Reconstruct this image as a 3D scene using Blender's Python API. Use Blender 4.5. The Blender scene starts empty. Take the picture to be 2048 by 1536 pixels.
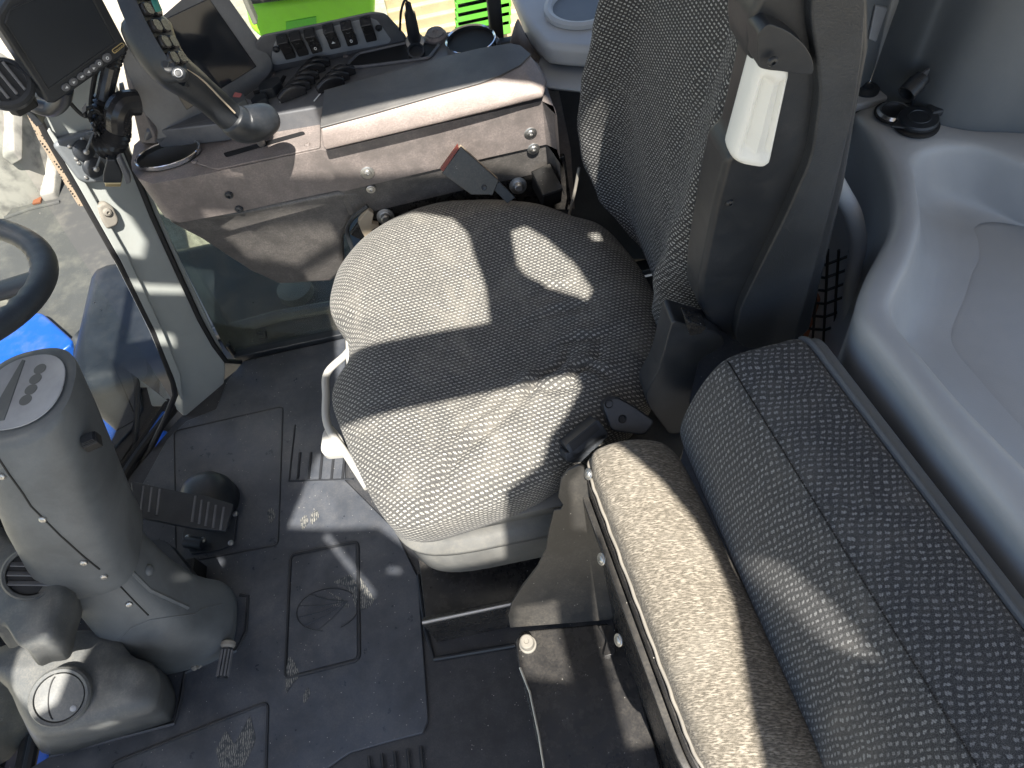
import bpy, bmesh, math, random
from mathutils import Vector, Matrix
random.seed(7)
PI = math.pi
V = Vector
sc = bpy.context.scene
COL = sc.collection

# ------------------------------------------------------------------ camera
FPX, CX, CY = 1420.0, 1024.0, 768.0
PITCH, ROLL = math.radians(55.6), math.radians(12.0)
CAM = V((0, 0, 1.32))
FWD = V((0, math.cos(PITCH), -math.sin(PITCH)))
U0 = V((0, math.sin(PITCH), math.cos(PITCH)))
X0 = V((1, 0, 0))
RGT = X0*math.cos(ROLL) - U0*math.sin(ROLL)
UPV = X0*math.sin(ROLL) + U0*math.cos(ROLL)
cd = bpy.data.cameras.new('camera'); cam = bpy.data.objects.new('camera', cd); COL.objects.link(cam)
cd.sensor_fit = 'HORIZONTAL'; cd.sensor_width = 36; cd.lens = 36*FPX/2048
cd.clip_start = .02; cd.clip_end = 500
M = Matrix((RGT, UPV, -FWD)).transposed().to_4x4(); M.translation = CAM
cam.matrix_world = M
sc.camera = cam


def ray(u, v):
    return FWD + RGT*((u-CX)/FPX) - UPV*((v-CY)/FPX)


def at(u, v, x=None, y=None, z=None):
    """measure: the point of the plane x=, y= or z= seen at photo pixel u, v"""
    d = ray(u, v)
    if x is not None: t = (x-CAM.x)/d.x
    elif y is not None: t = (y-CAM.y)/d.y
    else: t = (z-CAM.z)/d.z
    return CAM + d*t


def atp(u, v, p, n):
    d = ray(u, v)
    return CAM + d*((p-CAM).dot(n)/d.dot(n))


def plane3(a, b, c):
    n = (b-a).cross(c-a).normalized()
    if n.dot(CAM-a) < 0: n = -n
    return a, n

# ------------------------------------------------------------------ node helpers


class NT:
    def __init__(s, name):
        s.m = bpy.data.materials.new(name); s.m.use_nodes = True
        s.t = s.m.node_tree; s.n = s.t.nodes; s.l = s.t.links
        s.b = s.n['Principled BSDF']; s.out = s.n['Material Output']
        s.tc = s.n.new('ShaderNodeTexCoord')

    def new(s, t, **k):
        n = s.n.new(t)
        for a, b in k.items(): setattr(n, a, b)
        return n

    def put(s, sock, v):
        if isinstance(v, bpy.types.NodeSocket): s.l.new(v, sock)
        else: sock.default_value = v

    def math(s, op, a, b=0.0, c=0.0):
        n = s.new('ShaderNodeMath', operation=op)
        s.put(n.inputs[0], a); s.put(n.inputs[1], b); s.put(n.inputs[2], c)
        return n.outputs[0]

    def mix(s, f, a, b):
        n = s.new('ShaderNodeMix', data_type='RGBA')
        s.put(n.inputs[0], f); s.put(n.inputs[6], a); s.put(n.inputs[7], b)
        return n.outputs[2]

    def noise(s, scale, detail=3, rough=.55, vec=None, dist=0):
        n = s.new('ShaderNodeTexNoise')
        n.inputs['Scale'].default_value = scale; n.inputs['Detail'].default_value = detail
        n.inputs['Roughness'].default_value = rough; n.inputs['Distortion'].default_value = dist
        s.l.new(vec if vec is not None else s.tc.outputs['Object'], n.inputs['Vector'])
        return n.outputs[0]

    def ramp(s, f, a, b):
        n = s.new('ShaderNodeMapRange'); n.inputs[1].default_value = a; n.inputs[2].default_value = b
        n.interpolation_type = 'SMOOTHSTEP'
        s.put(n.inputs[0], f)
        return n.outputs[0]

    def bump(s, h, strength=.3, dist=.001, normal=None):
        n = s.new('ShaderNodeBump'); n.inputs['Strength'].default_value = strength
        n.inputs['Distance'].default_value = dist; s.l.new(h, n.inputs['Height'])
        if normal is not None: s.l.new(normal, n.inputs['Normal'])
        s.l.new(n.outputs[0], s.b.inputs['Normal'])
        return n.outputs[0]

    def set(s, **k):
        for a, b in k.items():
            s.put(s.b.inputs[a.replace('_', ' ')], b)


def c4(r, g=None, b=None):
    return (r, r if g is None else g, r if b is None else b, 1)


def plastic(name, col, rough=.5, dust=.25, dustcol=(.30, .27, .23, 1), grain=900, gs=.25, spec=.5, blot=.25, fleck=0.0):
    """moulded plastic: fine grain, blotchy gloss, a film of dust gathered by noise"""
    t = NT(name)
    big = t.noise(7, 5, .62, dist=.4); mid = t.noise(38, 5, .7)
    fine = t.noise(340, 3, .6)
    d = t.math('MULTIPLY', t.ramp(t.math('ADD', t.math('MULTIPLY', big, .45), t.math('MULTIPLY', mid, .55)), .36, .68), dust)
    d = t.math('MULTIPLY', d, t.math('ADD', t.math('MULTIPLY', t.ramp(fine, .35, .65), .7), .3))
    c1 = tuple(min(1, x*(1-blot)) for x in col[:3])+(1,)
    c2 = tuple(min(1, x*(1+blot)) for x in col[:3])+(1,)
    base = t.mix(t.ramp(big, .3, .7), c1, c2)
    base = t.mix(d, base, dustcol)
    if fleck:
        vo = t.new('ShaderNodeTexVoronoi'); vo.inputs['Scale'].default_value = 130
        t.l.new(t.tc.outputs['Object'], vo.inputs['Vector'])
        spots = t.math('MULTIPLY', t.math('LESS_THAN', vo.outputs['Distance'], .10), t.ramp(t.noise(60, 2), .52, .62))
        base = t.mix(t.math('MULTIPLY', spots, fleck), base, (.5, .47, .42, 1))
    t.set(Base_Color=base, Roughness=t.math('ADD', t.math('MULTIPLY', mid, .22), rough-.1))
    t.b.inputs['Specular IOR Level'].default_value = spec
    t.bump(t.noise(grain, 2, .5), gs, .0006)
    return t.m


def metal(name, col, rough, bump=0):
    t = NT(name); t.set(Base_Color=c4(*col), Metallic=1.0, Roughness=rough)
    t.put(t.b.inputs['Roughness'], t.math('ADD', t.math('MULTIPLY', t.noise(60, 3), .15), rough-.05))
    return t.m


def paint(name, col, rough=.4, dirt=.15, dirtcol=(.35, .31, .25, 1)):
    t = NT(name); n = t.noise(9, 6, .65)
    t.set(Base_Color=t.mix(t.math('MULTIPLY', t.ramp(n, .45, .75), dirt), c4(*col), dirtcol), Roughness=rough)
    return t.m


def flat(name, col, rough=.5):
    t = NT(name); t.set(Base_Color=c4(*col), Roughness=rough); return t.m


def fabric(name, cw=.0066, ch=.0056, dark=(.030, .030, .034), lite=(.46, .445, .41), mid=(.13, .125, .118), kind='loops', wob=.5, soilc=.25):
    """woven upholstery: staggered rows of little light loops on a charcoal weave (UV in metres)"""
    t = NT(name)
    sx = t.new('ShaderNodeSeparateXYZ'); t.l.new(t.tc.outputs['UV'], sx.inputs[0])
    thread = t.noise(1700, 2, .6)
    if kind == 'streak':
        mp = t.new('ShaderNodeMapping'); t.l.new(t.tc.outputs['UV'], mp.inputs[0]); mp.inputs['Scale'].default_value = (150, 620, 1); mp.inputs['Rotation'].default_value = (0, 0, .25)
        a = t.noise(1.0, 3, .6, vec=mp.outputs[0]); mark = t.ramp(a, .40, .62)
        mp2 = t.new('ShaderNodeMapping'); t.l.new(t.tc.outputs['UV'], mp2.inputs[0]); mp2.inputs['Scale'].default_value = (60, 150, 1)
        mark = t.math('MULTIPLY', mark, t.math('ADD', t.math('MULTIPLY', t.ramp(t.noise(1.0, 2, .5, vec=mp2.outputs[0]), .35, .65), .6), .4))
    else:
        w1, w2 = t.noise(40, 2, .5), t.noise(47, 2, .5)
        u = t.math('ADD', t.math('DIVIDE', sx.outputs[0], cw), t.math('MULTIPLY', w1, wob))
        v = t.math('ADD', t.math('DIVIDE', sx.outputs[1], ch), t.math('MULTIPLY', w2, wob))
        row = t.math('FLOOR', v)
        u2 = t.math('ADD', u, t.math('MULTIPLY', t.math('FLOORED_MODULO', row, 2.0), .5))
        fu = t.math('SUBTRACT', t.math('FRACT', u2), .5); fv = t.math('SUBTRACT', t.math('FRACT', v), .5)
        cell = t.new('ShaderNodeCombineXYZ'); t.l.new(t.math('FLOOR', u2), cell.inputs[0]); t.l.new(row, cell.inputs[1])
        wn_ = t.new('ShaderNodeTexWhiteNoise'); wn_.noise_dimensions = '2D'; t.l.new(cell.outputs[0], wn_.inputs['Vector'])
        mark = None
        for (a, b, r) in ((-.20, .12, .15), (-.05, -.05, .15), (.11, .07, .15), (.24, -.12, .14)):
            x = t.math('SUBTRACT', fu, a); y = t.math('SUBTRACT', fv, b)
            d = t.math('SQRT', t.math('ADD', t.math('MULTIPLY', x, x), t.math('MULTIPLY', y, y)))
            k = t.math('SUBTRACT', 1.0, t.ramp(d, r*.55, r*1.15))
            mark = k if mark is None else t.math('MAXIMUM', mark, k)
        mark = t.math('MULTIPLY', mark, t.math('ADD', t.math('MULTIPLY', wn_.outputs['Value'], .5), .55))
        mark = t.math('MULTIPLY', mark, t.ramp(t.noise(900, 2), .22, .55))
    base = t.mix(t.ramp(thread, .42, .72), c4(*dark), c4(*mid))
    col = t.mix(mark, base, c4(*lite))
    soil = t.ramp(t.noise(9, 5, .65, dist=.6), .48, .78)
    col = t.mix(t.math('MULTIPLY', soil, soilc), col, (.36, .33, .28, 1))
    t.set(Base_Color=col, Roughness=.95)
    t.b.inputs['Specular IOR Level'].default_value = .15
    t.b.inputs['Sheen Weight'].default_value = .08; t.b.inputs['Sheen Roughness'].default_value = .5
    t.bump(t.math('ADD', t.math('MULTIPLY', mark, .7), t.math('MULTIPLY', thread, .5)), .5, .0012)
    return t.m


def glass(name, dirt=.12, tint=(.93, .97, .95), dcol=(.55, .53, .47), scale=6):
    t = NT(name); t.n.remove(t.b)
    tr = t.new('ShaderNodeBsdfTransparent'); tr.inputs[0].default_value = c4(*tint)
    gl = t.new('ShaderNodeBsdfGlossy'); gl.inputs['Roughness'].default_value = .02
    di = t.new('ShaderNodeBsdfDiffuse'); di.inputs[0].default_value = c4(*dcol)
    fr = t.new('ShaderNodeFresnel'); fr.inputs[0].default_value = 1.45
    m1 = t.new('ShaderNodeMixShader'); t.l.new(fr.outputs[0], m1.inputs[0]); t.l.new(tr.outputs[0], m1.inputs[1]); t.l.new(gl.outputs[0], m1.inputs[2])
    n = t.ramp(t.noise(scale, 7, .7, dist=1.2), .42, .8)
    sp = t.new('ShaderNodeTexVoronoi'); sp.inputs['Scale'].default_value = 42; t.l.new(t.tc.outputs['Object'], sp.inputs['Vector'])
    spot = t.math('MULTIPLY', t.math('LESS_THAN', sp.outputs['Distance'], .07), t.ramp(t.noise(9, 2), .5, .6))
    f = t.math('ADD', t.math('MULTIPLY', n, dirt), t.math('MULTIPLY', spot, .5))
    f = t.math('ADD', f, dirt*.25)
    m2 = t.new('ShaderNodeMixShader'); t.l.new(f, m2.inputs[0]); t.l.new(m1.outputs[0], m2.inputs[1]); t.l.new(di.outputs[0], m2.inputs[2])
    t.l.new(m2.outputs[0], t.out.inputs[0])
    return t.m


MT = {}
MT['rubber'] = plastic('floor rubber', (.026, .028, .033, 1), .36, .12, grain=500, gs=.2, fleck=.7)
MT['mat'] = plastic('mat rubber', (.050, .056, .068, 1), .30, .14, grain=420, gs=.2, fleck=.7)
MT['bead'] = plastic('mat edge bead', (.020, .022, .026, 1), .35, .05, grain=400, gs=.1)
MT['black'] = plastic('black moulded plastic', (.017, .0205, .026, 1), .40, .05, grain=1100, gs=.15)
MT['blackgrain'] = plastic('black leathery plastic', (.022, .0265, .033, 1), .42, .04, grain=650, gs=.6)
MT['deepblack'] = flat('deep black', (.008, .008, .009), .6)
MT['console'] = plastic('console plastic', (.135, .118, .111, 1), .46, .5, (.38, .315, .29, 1), grain=520, gs=.5, blot=.1)
MT['consolegrain'] = plastic('console leather grain', (.082, .077, .073, 1), .42, .4, (.34, .305, .28, 1), grain=330, gs=1.0, blot=.1)
MT['pad'] = plastic('armrest vinyl', (.24, .20, .183, 1), .52, .55, (.48, .40, .36, 1), grain=420, gs=.9, blot=.08)
MT['padtop'] = plastic('worn smooth vinyl', (.11, .107, .104, 1), .46, .2, grain=900, gs=.1)
MT['deck'] = plastic('deck plastic', (.11, .113, .122, 1), .34, .15, grain=900, gs=.2)
MT['gloss'] = plastic('glossy black plastic', (.020, .020, .022, 1), .24, .06, grain=300, gs=.05)
MT['panelgrey'] = plastic('switch panel plastic', (.30, .31, .33, 1), .36, .1, grain=900, gs=.1)
MT['greyplastic'] = plastic('grey column plastic', (.100, .108, .112, 1), .46, .12, (.25, .24, .22, 1), grain=800, gs=.25)
MT['dash'] = plastic('dash plastic', (.085, .090, .092, 1), .5, .35, (.30, .28, .24, 1), grain=700, gs=.25)
MT['pillar'] = plastic('pale pillar plastic', (.34, .36, .345, 1), .45, .18, (.36, .33, .27, 1), grain=700, gs=.15, blot=.06)
MT['shelf'] = plastic('grey blue moulding', (.40, .405, .412, 1), .42, .05, (.35, .34, .33, 1), grain=800, gs=.25, blot=.05)
MT['sidebox'] = plastic('slate moulding', (.13, .142, .152, 1), .42, .05, grain=900, gs=.15, blot=.08)
MT['bellows'] = plastic('grey bellows rubber', (.12, .12, .115, 1), .5, .4, (.24, .22, .18, 1), grain=500, gs=.3)
MT['blackmetal'] = plastic('gloss black metal', (.014, .014, .015, 1), .26, .10, (.38, .33, .26, 1), grain=200, gs=.12, fleck=.8)
MT['platemetal'] = plastic('dusty black plate', (.026, .025, .024, 1), .34, .14, (.34, .30, .24, 1), grain=220, gs=.2, fleck=.6)
MT['whiteplastic'] = plastic('milk white plastic', (.74, .75, .72, 1), .35, .12, (.6, .58, .5, 1), grain=300, gs=.05, blot=.03)
MT['whitepaint'] = paint('white enamel', (.42, .41, .38), .35, .1)
MT['chrome'] = metal('chrome', (.80, .81, .83), .10)
MT['steel'] = metal('dull steel', (.55, .54, .52), .38)
MT['brass'] = metal('plated contacts', (.80, .68, .42), .3)
MT['screen'] = flat('dark screen glass', (.012, .014, .018), .06)
MT['matt screen'] = flat('matt dark screen', (.030, .034, .040), .25)
MT['mark'] = flat('white print', (.75, .75, .75), .5)
MT['greymark'] = flat('grey print', (.10, .105, .105), .6)
MT['gold'] = flat('gold print', (.50, .38, .18), .4)
MT['red'] = flat('red plastic', (.22, .045, .03), .5)
MT['pink'] = flat('faded red rocker', (.50, .16, .15), .4)
MT['teal'] = flat('teal ribbon', (.02, .16, .13), .6)
MT['seatfab'] = fabric('seat fabric', lite=(.51, .49, .44), mid=(.195, .187, .17), dark=(.042, .042, .043), soilc=.3)
MT['backfab'] = fabric('backrest fabric', lite=(.48, .475, .455), mid=(.080, .079, .078), dark=(.013, .013, .015), soilc=.06)
MT['buddyfab'] = fabric('row patterned fabric', .0070, .0064, dark=(.034, .034, .036), lite=(.29, .29, .285), mid=(.15, .148, .144), wob=1.6, soilc=.18)
MT['squabfab'] = fabric('worn woven fabric', dark=(.085, .075, .060), lite=(.33, .29, .235), mid=(.19, .165, .13), kind='streak')
MT['gimp'] = paint('pale edge cord', (.20, .185, .16), .8, .4)
MT['beige'] = paint('dusty beige plastic', (.42, .35, .26), .6, .4)
MT['glass'] = glass('dusty window glass', .42, (.72, .78, .74), (.20, .19, .165))
MT['glassclean'] = glass('front window glass', .07, dcol=(.30, .29, .26))
MT['blue'] = paint('blue tractor paint', (.010, .085, .40), .3, .25)
MT['lime'] = paint('lime green paint', (.36, .85, .04), .45, .1)
MT['leafgreen'] = paint('green crate paint', (.14, .50, .05), .5, .2)
MT['wood'] = paint('pallet wood', (.52, .38, .24), .8, .5, (.7, .55, .38, 1))
MT['roofgrey'] = flat('roof lining', (.30, .30, .30), .8)
MT['net'] = flat('black net cord', (.012, .012, .012), .8)
MT['rust'] = flat('rusty red parts', (.20, .07, .03), .7)
MT['foamdust'] = paint('mud guard plastic', (.060, .060, .057), .7, .7, (.14, .132, .11, 1))
t = NT('dusty tyre rubber'); n_ = t.noise(14, 5)
t.set(Base_Color=t.mix(t.ramp(n_, .3, .6), (.13, .125, .115, 1), (.30, .285, .25, 1)), Roughness=.9); MT['tyre'] = t.m
t = NT('yard ground'); n_ = t.noise(1.6, 8, .65); n2 = t.noise(18, 6, .7)
t.set(Base_Color=t.mix(t.ramp(t.math('MULTIPLY', n_, n2), .15, .4), (.34, .30, .23, 1), (.52, .47, .37, 1)), Roughness=.95)
t.bump(n2, .8, .03); MT['ground'] = t.m
t = NT('scuffed rubber'); w = t.new('ShaderNodeTexWave'); w.inputs['Scale'].default_value = 90; w.inputs['Distortion'].default_value = 6
t.l.new(t.tc.outputs['Object'], w.inputs[0])
t.set(Base_Color=t.mix(t.math('MULTIPLY', t.ramp(w.outputs[0], .3, .7), t.ramp(t.noise(120, 3), .35, .6)), (.035, .04, .046, 1), (.22, .21, .185, 1)), Roughness=.7); MT['scuff'] = t.m
t = NT('perforated black band'); vo = t.new('ShaderNodeTexVoronoi'); vo.inputs['Scale'].default_value = 180; vo.inputs['Randomness'].default_value = 0
t.l.new(t.tc.outputs['Object'], vo.inputs[0])
t.set(Base_Color=t.mix(t.math('LESS_THAN', vo.outputs['Distance'], .34), (.38, .30, .22, 1), (.02, .02, .02, 1)), Roughness=.6); MT['frit'] = t.m

# ------------------------------------------------------------------ mesh helpers


def link(name, me, mat, parent):
    o = bpy.data.objects.new(name, me); COL.objects.link(o)
    if mat is not None: me.materials.append(MT[mat] if isinstance(mat, str) else mat)
    if parent is not None:
        o.parent = parent
        o.matrix_parent_inverse = wm(parent).inverted()
    return o


def wm(o):
    m = o.matrix_basis.copy()
    if o.parent is not None: m = wm(o.parent) @ o.matrix_parent_inverse @ m
    return m


def thing(name, label, cat, loc, group=None):
    o = bpy.data.objects.new(name, None); COL.objects.link(o)
    o.location = loc; o.empty_display_size = .05
    o['label'] = label; o['category'] = cat
    if group: o['group'] = group
    return o


def tag(o, label, cat, group=None):
    o['label'] = label; o['category'] = cat
    if group: o['group'] = group
    return o


class MB:
    def __init__(s): s.v = []; s.f = []; s.uv = None

    def add(s, vs, fs):
        k = len(s.v); s.v += [V(p) for p in vs]; s.f += [tuple(i+k for i in f) for f in fs]
        return s

    def prism(s, pts, ext):
        n = len(pts); ext = V(ext)
        return s.add(list(pts)+[p+ext for p in pts], [tuple(range(n)), tuple(range(2*n-1, n-1, -1))] + [(i, (i+1) % n, n+(i+1) % n, n+i) for i in range(n)])

    def loft(s, rings, cap0=True, cap1=True, closed=False):
        n = len(rings[0]); vs = [p for r in rings for p in r]; fs = []
        m = len(rings)
        for j in range(m if closed else m-1):
            for i in range(n):
                a = j*n+i; b = j*n+(i+1) % n; q = ((j+1) % m)*n
                fs.append((a, b, q+(i+1) % n, q+i))
        if not closed:
            if cap0: fs.append(tuple(range(n-1, -1, -1)))
            if cap1: fs.append(tuple((m-1)*n+i for i in range(n)))
        return s.add(vs, fs)

    def tube(s, path, r, seg=10, caps=True, closed=False):
        path = [V(p) for p in path]; rings = []
        n = len(path); rr = r if isinstance(r, (list, tuple)) else [r]*n
        up = None
        for i in range(n):
            if closed: d = path[(i+1) % n]-path[i-1]
            else: d = path[min(i+1, n-1)]-path[max(i-1, 0)]
            d.normalize()
            if up is None:
                up = d.orthogonal().normalized()
            up = (up-d*up.dot(d)).normalized(); w = d.cross(up)
            rings.append([path[i]+(up*math.cos(2*PI*k/seg)+w*math.sin(2*PI*k/seg))*rr[i] for k in range(seg)])
        return s.loft(rings, caps, caps, closed)

    def lathe(s, c, axis, prof, seg=24, cap0=True, cap1=True):
        c = V(c); ax = V(axis).normalized(); a = ax.orthogonal().normalized(); b = ax.cross(a)
        return s.loft([[c+ax*h+(a*math.cos(2*PI*k/seg)+b*math.sin(2*PI*k/seg))*r for k in range(seg)] for r, h in prof], cap0, cap1)

    def box(s, c, sx, sy, sz, X=(1, 0, 0), Y=(0, 1, 0), Z=None):
        X = V(X).normalized(); Y = V(Y).normalized(); Z = X.cross(Y) if Z is None else V(Z); c = V(c)
        pts = [c+X*(a*sx/2)+Y*(b*sy/2)-Z*(sz/2) for a, b in ((-1, -1), (1, -1), (1, 1), (-1, 1))]
        return s.prism(pts, Z*sz)

    def build(s, name, mat, parent=None, bev=0, seg=2, smooth=True, sub=0, angle=35, recalc=True, uv=None):
        me = bpy.data.meshes.new(name); me.from_pydata([tuple(p) for p in s.v], [], s.f)
        if recalc:
            bm = bmesh.new(); bm.from_mesh(me); bmesh.ops.recalc_face_normals(bm, faces=bm.faces); bm.to_mesh(me); bm.free()
        if uv is not None:
            lay = me.uv_layers.new(name='UVMap')
            for p in me.polygons:
                for li in p.loop_indices:
                    lay.data[li].uv = uv(me.vertices[me.loops[li].vertex_index].co, p.normal)
        o = link(name, me, mat, parent)
        if smooth:
            me.polygons.foreach_set('use_smooth', [True]*len(me.polygons)); me.set_sharp_from_angle(angle=math.radians(angle))
        if bev:
            m = o.modifiers.new('bevel', 'BEVEL'); m.width = bev; m.segments = seg; m.limit_method = 'ANGLE'; m.angle_limit = math.radians(28)
            m.harden_normals = False
            if smooth: me.polygons.foreach_set('use_smooth', [True]*len(me.polygons)); me.set_sharp_from_angle(angle=math.radians(180))
            w = o.modifiers.new('wn', 'WEIGHTED_NORMAL'); w.keep_sharp = False
        if sub:
            m = o.modifiers.new('sub', 'SUBSURF'); m.levels = m.render_levels = sub
        return o


def crom(pts, n=8, closed=False):
    pts = [V(p) for p in pts]; out = []; m = len(pts)
    for i in range(m if closed else m-1):
        if closed: p0, p1, p2, p3 = pts[i-1], pts[i], pts[(i+1) % m], pts[(i+2) % m]
        else: p0, p1, p2, p3 = pts[max(i-1, 0)], pts[i], pts[i+1], pts[min(i+2, m-1)]
        for k in range(n):
            t = k/n
            out.append(.5*((2*p1)+(p2-p0)*t+(2*p0-5*p1+4*p2-p3)*t*t+(3*p1-p0-3*p2+p3)*t**3))
    if not closed: out.append(pts[-1])
    return out


def rounded(pts, r, seg=5):
    """polygon with its corners rounded"""
    out = []; n = len(pts)
    for i in range(n):
        p, a, b = pts[i], pts[i-1], pts[(i+1) % n]
        da, db = (a-p), (b-p); ra = min(r, da.length*.45, db.length*.45)
        A = p+da.normalized()*ra; B = p+db.normalized()*ra
        for k in range(seg+1):
            t = k/seg
            out.append(A*(1-t)**2+p*2*t*(1-t)+B*t*t)
    return out


def px(lst, **k): return [at(u, v, **k) for u, v in lst]
def pxp(lst, pl): return [atp(u, v, *pl) for u, v in lst]


def slab(name, pts, ext, mat, parent=None, bev=0, seg=2, rad=0, **k):
    if rad: pts = rounded(pts, rad)
    return MB().prism(pts, ext).build(name, mat, parent, bev, seg, **k)


def screw(name, p, n, r, mat, parent, slot=True, washer=0):
    n = V(n).normalized(); m = MB()
    if washer: m.lathe(p, n, [(washer, 0), (washer, .0015), (washer*.9, .0022)], 16)
    m.lathe(p, n, [(r, 0), (r, r*.25), (r*.8, r*.55), (r*.38, r*.68), (r*.34, r*.3)], 14)
    if slot:
        a = n.orthogonal().normalized(); b = n.cross(a)
        m.box(p+n*(r*.68), r*.9, r*.2, r*.1, a, b); m.box(p+n*(r*.7), r*.2, r*.9, r*.1, a, b)
    return m.build(name, mat, parent)


def sell(c, rx, ry, n=40, e=2.6, rot=0.0):
    out = []
    for k in range(n):
        a = 2*PI*k/n; ca, sa = math.cos(a), math.sin(a)
        x = math.copysign(abs(ca)**(2/e), ca)*rx; y = math.copysign(abs(sa)**(2/e), sa)*ry
        out.append(V((c[0]+x*math.cos(rot)-y*math.sin(rot), c[1]+x*math.sin(rot)+y*math.cos(rot), c[2])))
    return out

# ================================================================== SETTING
def struct(o): o['kind'] = 'structure'; return o


struct(MB().add([(-60, -60, -1.3), (60, -60, -1.3), (60, 60, -1.3), (-60, 60, -1.3)], [(0, 1, 2, 3)]).build('ground', 'ground', smooth=False))
fl = [V((-.30, -.25, 0)), V((.75, -.25, 0)), V((.75, 1.13, 0)), V((-.62, 1.13, 0)), V((-.70, 1.07, 0)), V((-.78, 1.0, 0)), V((-.875, .875, 0)), V((-.93, .72, 0)), V((-.95, .33, 0)), V((-.95, -.25, 0))]
struct(MB().prism(fl, V((0, 0, -.06))).build('floor', 'rubber', smooth=False))

struct(MB().box((.36, 1.19, .30), 1.0, .02, .66).build('side_wall', 'black', bev=.004))

# ================================================================== FLOOR MAT
mat = thing('floor_mat', 'dark blue grey moulded rubber floor mat with raised panels and a leaf emblem', 'floor mat', (-.5, .6, 0))
mo = px([(690, 676), (486, 722), (452, 765), (432, 818), (372, 842), (333, 880), (262, 1010), (280, 1300), (330, 1440), (120, 1500), (60, 1536), (60, 1700), (640, 1700), (640, 1545), (700, 1505), (790, 1480), (845, 1466), (856, 1440), (846, 1300), (836, 1155), (790, 1060), (690, 960)], z=.008)
slab('mat_sheet', mo, (0, 0, -.0075), 'mat', mat, .002)


def bead(pix, r=.0022, rad=.012, mat_='bead', closed=True, z=.0085, name='panel_bead'):
    p = px(pix, z=z)
    p = rounded(p, rad, 4) if closed else p
    return MB().tube(p, r, 6, closed=closed, caps=not closed).build(name, mat_, mat)


bead([(581, 1110), (716, 1083), (719, 1320), (570, 1358)], .0032)
bead([(348, 862), (566, 812), (556, 1090), (352, 1128)], .0018)
bead([(222, 1528), (536, 1404), (530, 1600), (222, 1640)], .003)
for u in (600, 622, 645, 668, 690):
    bead([(u, 905), (u-5, 958)], .003, closed=False, name='rib')
bead([(578, 962), (706, 958)], .002, closed=False); bead([(590, 850), (578, 962)], .002, closed=False)
for k in range(5):
    u = 745+k*26
    bead([(u-8, 1512-k*5), (u, 1600)], .003, closed=False, name='rib')
bead([(480, 1190), (496, 1192), (492, 1262), (474, 1300), (370, 1345), (362, 1400), (350, 1446), (100, 1512)], .004, closed=False, name='column_gasket')
slab('raised_panel', rounded(px([(585, 1116), (712, 1090), (715, 1315), (575, 1352)], z=.0085), .01), (0, 0, .0012), 'mat', mat, .0006)
# leaf emblem: an oval ring, stalk lines fanning out of it, a worn leaf beside it
ec = (655, 1219)
em = MB()
for a0, a1 in ((100, 330), (345, 430)):
    em.tube([at(ec[0]+62*math.cos(math.radians(a)), ec[1]+42*math.sin(math.radians(a))+.12*(-62*math.cos(math.radians(a))), z=.0105) for a in range(a0, a1, 8)], .0011, 6)
for a in (110, 140, 168, 200, 235):
    q = (ec[0]+60*math.cos(math.radians(a)), ec[1]+42*math.sin(math.radians(a))-.12*62*math.cos(math.radians(a)))
    em.tube([at(695, 1203, z=.0105), at((695+q[0])/2, (1203+q[1])/2+4, z=.0108), at(q[0], q[1], z=.0105)], .0010, 6)
lf = em.build('leaf_emblem', 'bead', mat)


def scuff(pix, z=.0098):
    return slab('scuff_mark', rounded(px(pix, z=z), .006, 3), (0, 0, .0004), 'scuff', mat, smooth=False)


scuff([(645, 1177), (690, 1200), (702, 1216), (660, 1212), (680, 1200)])
scuff([(665, 1165), (700, 1148), (716, 1172), (712, 1222), (704, 1190), (690, 1172)])
scuff([(718, 1150), (750, 1200), (740, 1214), (718, 1224)], .0085)
scuff([(600, 1040), (612, 1028), (618, 1045), (604, 1062)], .0085); scuff([(620, 1030), (634, 1018), (640, 1032), (622, 1052)], .0085)
scuff([(578, 1310), (592, 1330), (600, 1352), (580, 1372), (572, 1390), (570, 1350)]); scuff([(606, 1392), (616, 1372), (622, 1386), (608, 1410)], .0085)
scuff([(432, 1500), (452, 1460), (468, 1490), (500, 1430), (512, 1480), (486, 1536), (440, 1536)], .0085)
scuff([(533, 1022), (545, 1014), (552, 1034), (540, 1050)], .0085)

# ================================================================== DRIVER SEAT
seat = thing('driver_seat', 'black grey patterned suspension driver seat with white grip on its side', 'seat', (0, .70, 0))
zc = .455
outl = [(950, 399), (880, 405), (800, 431), (745, 463), (703, 500), (676, 540), (661, 590), (664, 632), (690, 668), (696, 720), (670, 765), (665, 808), (690, 880), (716, 940), (746, 1000), (785, 1048), (832, 1057), (900, 1040), (1000, 1006), (1080, 968), (1150, 920), (1250, 850), (1310, 780), (1345, 700), (1320, 610), (1270, 520), (1205, 452), (1140, 428), (1060, 404)]
P2 = crom(px(outl, z=zc), 9, True)
cen = V((-.01, .70, zc))
WR = []
for (a, b, amp, w) in (((1075, 755), (840, 1015), .0045, .010), ((1140, 700), (1050, 800), .0045, .009), ((1200, 700), (1140, 770), .005, .009), ((1165, 760), (1010, 800), .005, .011), ((1235, 740), (1150, 745), .004, .009), ((1010, 790), (900, 900), .0035, .009), ((1200, 590), (1050, 650), .003, .010), ((1160, 560), (1060, 585), .0025, .008), ((1230, 660), (1100, 700), .004, .010), ((700, 830), (830, 800), .002, .014)):
    WR.append((at(*a, z=.49), at(*b, z=.49), amp, w))


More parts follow.
